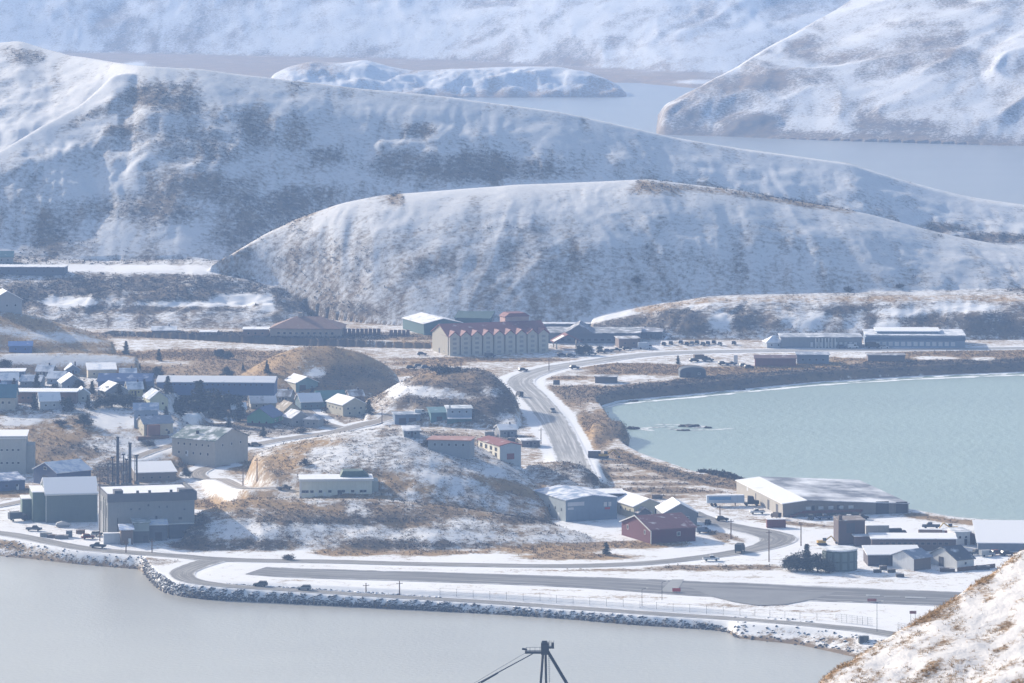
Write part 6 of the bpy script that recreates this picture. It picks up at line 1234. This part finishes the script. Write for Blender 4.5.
def fence(label, pts, hgt, step, dense=False):
    gs = [ground(u, v) for u, v in pts]; o = empty('chain_link_fence', gs[0], 0, label, 'fence', 'airfield fences'); c0 = gs[0]; wire = MB(); cnt = 0
    for a_, b_ in zip(gs[:-1], gs[1:]):
        n_ = max(1, int((b_ - a_).length / step))
        for i in range(n_):
            if cnt > 90: break
            p = a_ + (b_ - a_) * (i / n_) - c0; MB().tube(p - Vector((0, 0, .3)), p + Vector((0, 0, hgt)), .06, .06, 4).build('post', STEEL, o, fix=False); cnt += 1
        for z in ([hgt - .05, hgt * .5, .2] if not dense else [hgt - .05, hgt * .75, hgt * .5, hgt * .25, .15]): wire.tube(a_ - c0 + Vector((0, 0, z)), b_ - c0 + Vector((0, 0, z)), .02, .02, 3)
        if dense:
            m_ = int((b_ - a_).length / .45)
            for i in range(m_): p = a_ + (b_ - a_) * (i / m_) - c0; wire.tube(p + Vector((0, 0, .1)), p + Vector((0, 0, hgt)), .02, .02, 3)
    wire.build('wire_mesh', STEEL, o, fix=False)
fence('long thin chain link fence between runway and causeway road', [(440, 595), (540, 601), (640, 608), (740, 615.5), (800, 619.5), (834, 622)], 2.3, 5.5)
fence('closer meshed fence section at the right end of the airfield', [(836, 622), (852, 623.5), (873, 626)], 2.6, 1.8, True)
fence('meshed fence corner beside the right hillside', [(898, 631), (912, 633), (925, 635)], 2.6, 2.2, True)
g = ground(863.5, 642); o = empty('utility_box', g, R(8), 'dark grey utility box on the shore snow beside the causeway end', 'utility box'); MB().box(-1.5, 1.5, -.8, .8, -.3, 1.9).build('cabinet', wallm((.10, .10, .095)), o); MB().box(-1.6, 1.6, -.9, .9, 1.903, 2.05).build('lid', roofm((.2, .2, .2), .7), o); MB().box(-1.2, -.1, -.84, -.805, .2, 1.7).build('door', DOORD, o)

# ------------------------------------------------------------------ quay crane, only its head rises into view
Yc = 1150.0
def cp(u, v, dy=0): return Vector(((u - CX) * Yc / F, Yc + dy, CH - (v + HZ) * Yc / F))
flat('quay', [(-60, 1090), (90, 1090), (90, 1185), (-60, 1185)], paintmat('quay_concrete', (.3, .3, .29), .8), 3.0)
mb = MB().box(-60, 90, 1090, 1185, -4, 2.9); tag(mb.build('quay_wall', paintmat('quay_concrete', (.3, .3, .29), .8)), kind='structure')
base = Vector((8, Yc, 3)); cr = empty('quay_crane', base, 0, 'black steel quay crane head with stays above the near water', 'crane'); L_ = lambda p: p - base
CRN = paintmat('crane_steel', (.018, .02, .03), .5, .15)
apex = cp(544.5, 650); zg = 20.0
foot = [Vector((7.0 - .6, Yc - 3, zg)), Vector((8.9, Yc + 3, zg)), Vector((20.5, Yc, zg))]
for f_, st, r0 in ((foot[0], cp(543, 652, -1.0), .34), (foot[1], cp(545.5, 652, 1.0), .34), (foot[2], cp(547.5, 651), .46)): MB().tube(L_(f_), L_(st), r0, r0, 6).build('mast_leg', CRN, cr)
MB().box(*sum([[L_(cp(541, 650)).x, L_(cp(549, 650)).x], [-1.3, 1.3], [L_(cp(0, 654)).z, L_(cp(0, 642.5)).z]], [])).build('mast_head', CRN, cr)
MB().tube(L_(cp(542, 642, -1.2)), L_(cp(547, 642, -1.2)), .55, .55, 10).build('sheave', CRN, cr)
mb = MB().box(L_(cp(525, 0)).x, L_(cp(541, 0)).x, -1.2, 1.2, L_(cp(0, 653)).z, L_(cp(0, 651)).z)
for u in (526, 530, 535, 540): mb.tube(L_(cp(u, 651, -1.1)), L_(cp(u, 646.5, -1.1)), .05, .05, 4)
mb.tube(L_(cp(526, 646.6, -1.1)), L_(cp(541, 646.6, -1.1)), .05, .05, 4).tube(L_(cp(522, 648.8)), L_(cp(527, 649.6)), .28, .28, 6); mb.build('walkway', CRN, cr)
mb = MB().box(L_(cp(549, 0)).x, L_(cp(554, 0)).x, -1.0, 1.0, L_(cp(0, 648)).z, L_(cp(0, 646.5)).z)
for u in (549.5, 551, 553.8): mb.tube(L_(cp(u, 648)), L_(cp(u, 640.5)), .07, .06, 4)
mb.box(L_(cp(551.5, 0)).x, L_(cp(554, 0)).x, -.6, .6, L_(cp(0, 646.4)).z, L_(cp(0, 642.5)).z); mb.build('lamp_platform', CRN, cr)
tip = Vector((-29, Yc, zg))
MB().tube(L_(tip), L_(cp(535, 652.5)), .20, .14, 6).tube(L_(cp(481, 682.5)), L_(cp(498, 672.8)), .30, .26, 6).build('stay', CRN, cr); MB().tube(L_(tip + Vector((1, 1.5, 0))), L_(cp(528, 652, 1.0)), .05, .05, 4).build('stay_cable', CRN, cr)
mb = MB().tube(L_(cp(549.5, 683)), L_(cp(548.8, 655)), .05, .05, 4)
for i in range(14): p = L_(cp(548.8 + .05 * i, 655 + 2 * i)); mb.box(p.x - .25, p.x + .25, -.1, .1, p.z, p.z + .08)
mb.build('ladder', CRN, cr)
MB().box(-42, 26, -2.2, -1.4, zg - 3 - 1.2, zg - 3).box(-42, 26, 1.4, 2.2, zg - 3 - 1.2, zg - 3).build('boom', CRN, cr)
for x in (-8, 16):
    for y in (-7, 7): MB().box(x - .6, x + .6, y - .6, y + .6, 0, zg - 4.2).build('portal_leg', CRN, cr)
MB().box(-9, 17, -7.6, -6.4, zg - 5.4, zg - 4.21).box(-9, 17, 6.4, 7.6, zg - 5.4, zg - 4.21).box(-8.6, -7.4, -7, 7, zg - 5.4, zg - 4.22).build('portal_beam', CRN, cr)

# ------------------------------------------------------------------ near hillside, lower right
def near_hill():
    xs = np.concatenate([np.arange(-60, -30, 2.0), np.arange(-30, 75, .3), np.arange(75, 190, 2.5)]); ys = np.concatenate([np.arange(120, 240, 1.5), np.arange(240, 400, .45), np.arange(400, 520, 3)])
    XX, YY = np.meshgrid(xs, ys); t = YY - (310 + (XX - 21.4) * 35 / 17.9)
    base_ = 180.2 + .135 * (XX - 21.4) + .04 * (YY - 310) - .0009 * np.clip(-t, 0, 90) ** 2
    n1 = fbm(XX / 9, YY / 26, 4, 61); n2 = fbm(XX / 1.6, YY / 3.0, 4, 71)
    rid = np.exp(-((t + 34 + (XX - 36) * .9) / 5) ** 2) * .9 * sm((XX - 27) / 6)
    Z = base_ + n1 * 1.3 + n2 * .4 + rid - np.where(t > 0, t * .4 + .02 * np.clip(t, 0, 20) ** 2 * (t < 20) + (t >= 20) * 8, 0)
    edge = np.exp(-np.clip(np.abs(t + .3), 0, 50) / 1.0)
    st_ = fbm((t * .5) / 4.5, XX / 9, 4, 91); st2 = fbm(t / 2.2, XX / 1.6, 4, 95)
    Sn = .70 + n1 * .35 + st_ * .55 + st2 * .85 - edge * .3; Sn -= .5 * np.exp(-((t + 37 + (XX - 36) * .9) / 2.2) ** 2) * sm((XX - 26) / 6); Sn -= .22 * np.exp(-((t + 20) / 5) ** 2)
    Gn = .62 + edge * .3 + n2 * .5
    ny, nx = XX.shape; idx = np.arange(ny * nx).reshape(ny, nx)
    me = np_mesh('near_hillside', np.stack([XX, YY, Z], -1).reshape(-1, 3), np.stack([idx[:-1, :-1], idx[:-1, 1:], idx[1:, 1:], idx[1:, :-1]], -1).reshape(-1, 4), True, {'snow': Sn.ravel(), 'grass': Gn.ravel()})
    m, t_, b, n, l = newmat('near_snowy_grass'); aS = n.new('ShaderNodeAttribute'); aS.attribute_name = 'snow'; aG = n.new('ShaderNodeAttribute'); aG.attribute_name = 'grass'
    v = geovec(n, l, 1, .6, 1); k1 = nnoise(n, l, .55, 5, .65, v); k2 = nnoise(n, l, 3.5, 4, .65, v)
    s = nmath(n, l, 'ADD', aS.outputs['Fac'], nmath(n, l, 'ADD', nmath(n, l, 'MULTIPLY', nmath(n, l, 'SUBTRACT', k1, .5), 1.1), nmath(n, l, 'MULTIPLY', nmath(n, l, 'SUBTRACT', k2, .5), .9)))
    s = nmath(n, l, 'ADD', nmath(n, l, 'MULTIPLY', nmath(n, l, 'SUBTRACT', s, .5), 3.5), .5, True)
    l.new(nmix(n, l, s, nmix(n, l, aG.outputs['Fac'], (.10, .085, .07), nmix(n, l, k2, (.22, .12, .06), (.42, .27, .15))), nmix(n, l, k1, (.54, .53, .55), (.72, .71, .72))), b.inputs['Base Color']); b.inputs['Roughness'].default_value = .85  # snow colour darkened here to offset the strong sun on this slope
    bp = n.new('ShaderNodeBump'); bp.inputs['Strength'].default_value = .5; bp.inputs['Distance'].default_value = .3; l.new(nmath(n, l, 'ADD', k1, nmath(n, l, 'MULTIPLY', k2, .4)), bp.inputs['Height']); l.new(bp.outputs[0], b.inputs['Normal'])
    tag(add_obj('near_hillside', me, m), kind='structure')
    r_ = np.random.default_rng(77); N = 11000; wgt = (np.clip(.75 - Sn, 0, 1) ** 1.5 + .08 * edge) * (t < 2.5) * (t > -75) * (XX > 14) * (XX < 46); wgt = wgt.ravel() / wgt.sum()
    k = r_.choice(wgt.size, N, p=wgt); c = np.stack([XX.ravel()[k] + r_.uniform(-.2, .2, N), YY.ravel()[k] + r_.uniform(-.3, .3, N), Z.ravel()[k] - .02], 1)
    nb_ = 5; c = np.repeat(c, nb_, 0) + r_.normal(0, .06, (N * nb_, 3)) * [1, 1, 0]; M = len(c); hgt = r_.uniform(.06, .24, M); lean = r_.normal(0, .16, (M, 2)) + [.05, 0]; a = r_.uniform(0, 3.14, M)
    w3 = np.stack([np.cos(a), np.sin(a), 0 * a], 1) * .022
    vs = np.stack([c - w3, c + w3, c + np.stack([lean[:, 0], lean[:, 1], hgt], 1)], 1).reshape(-1, 3)
    tag(add_obj('grass_tufts', np_mesh('grass_tufts', vs, np.arange(M * 3).reshape(M, 3), False), leafmat('straw_grass', (.26, .16, .09), (.58, .42, .26))), kind='stuff')
near_hill()
print('done')
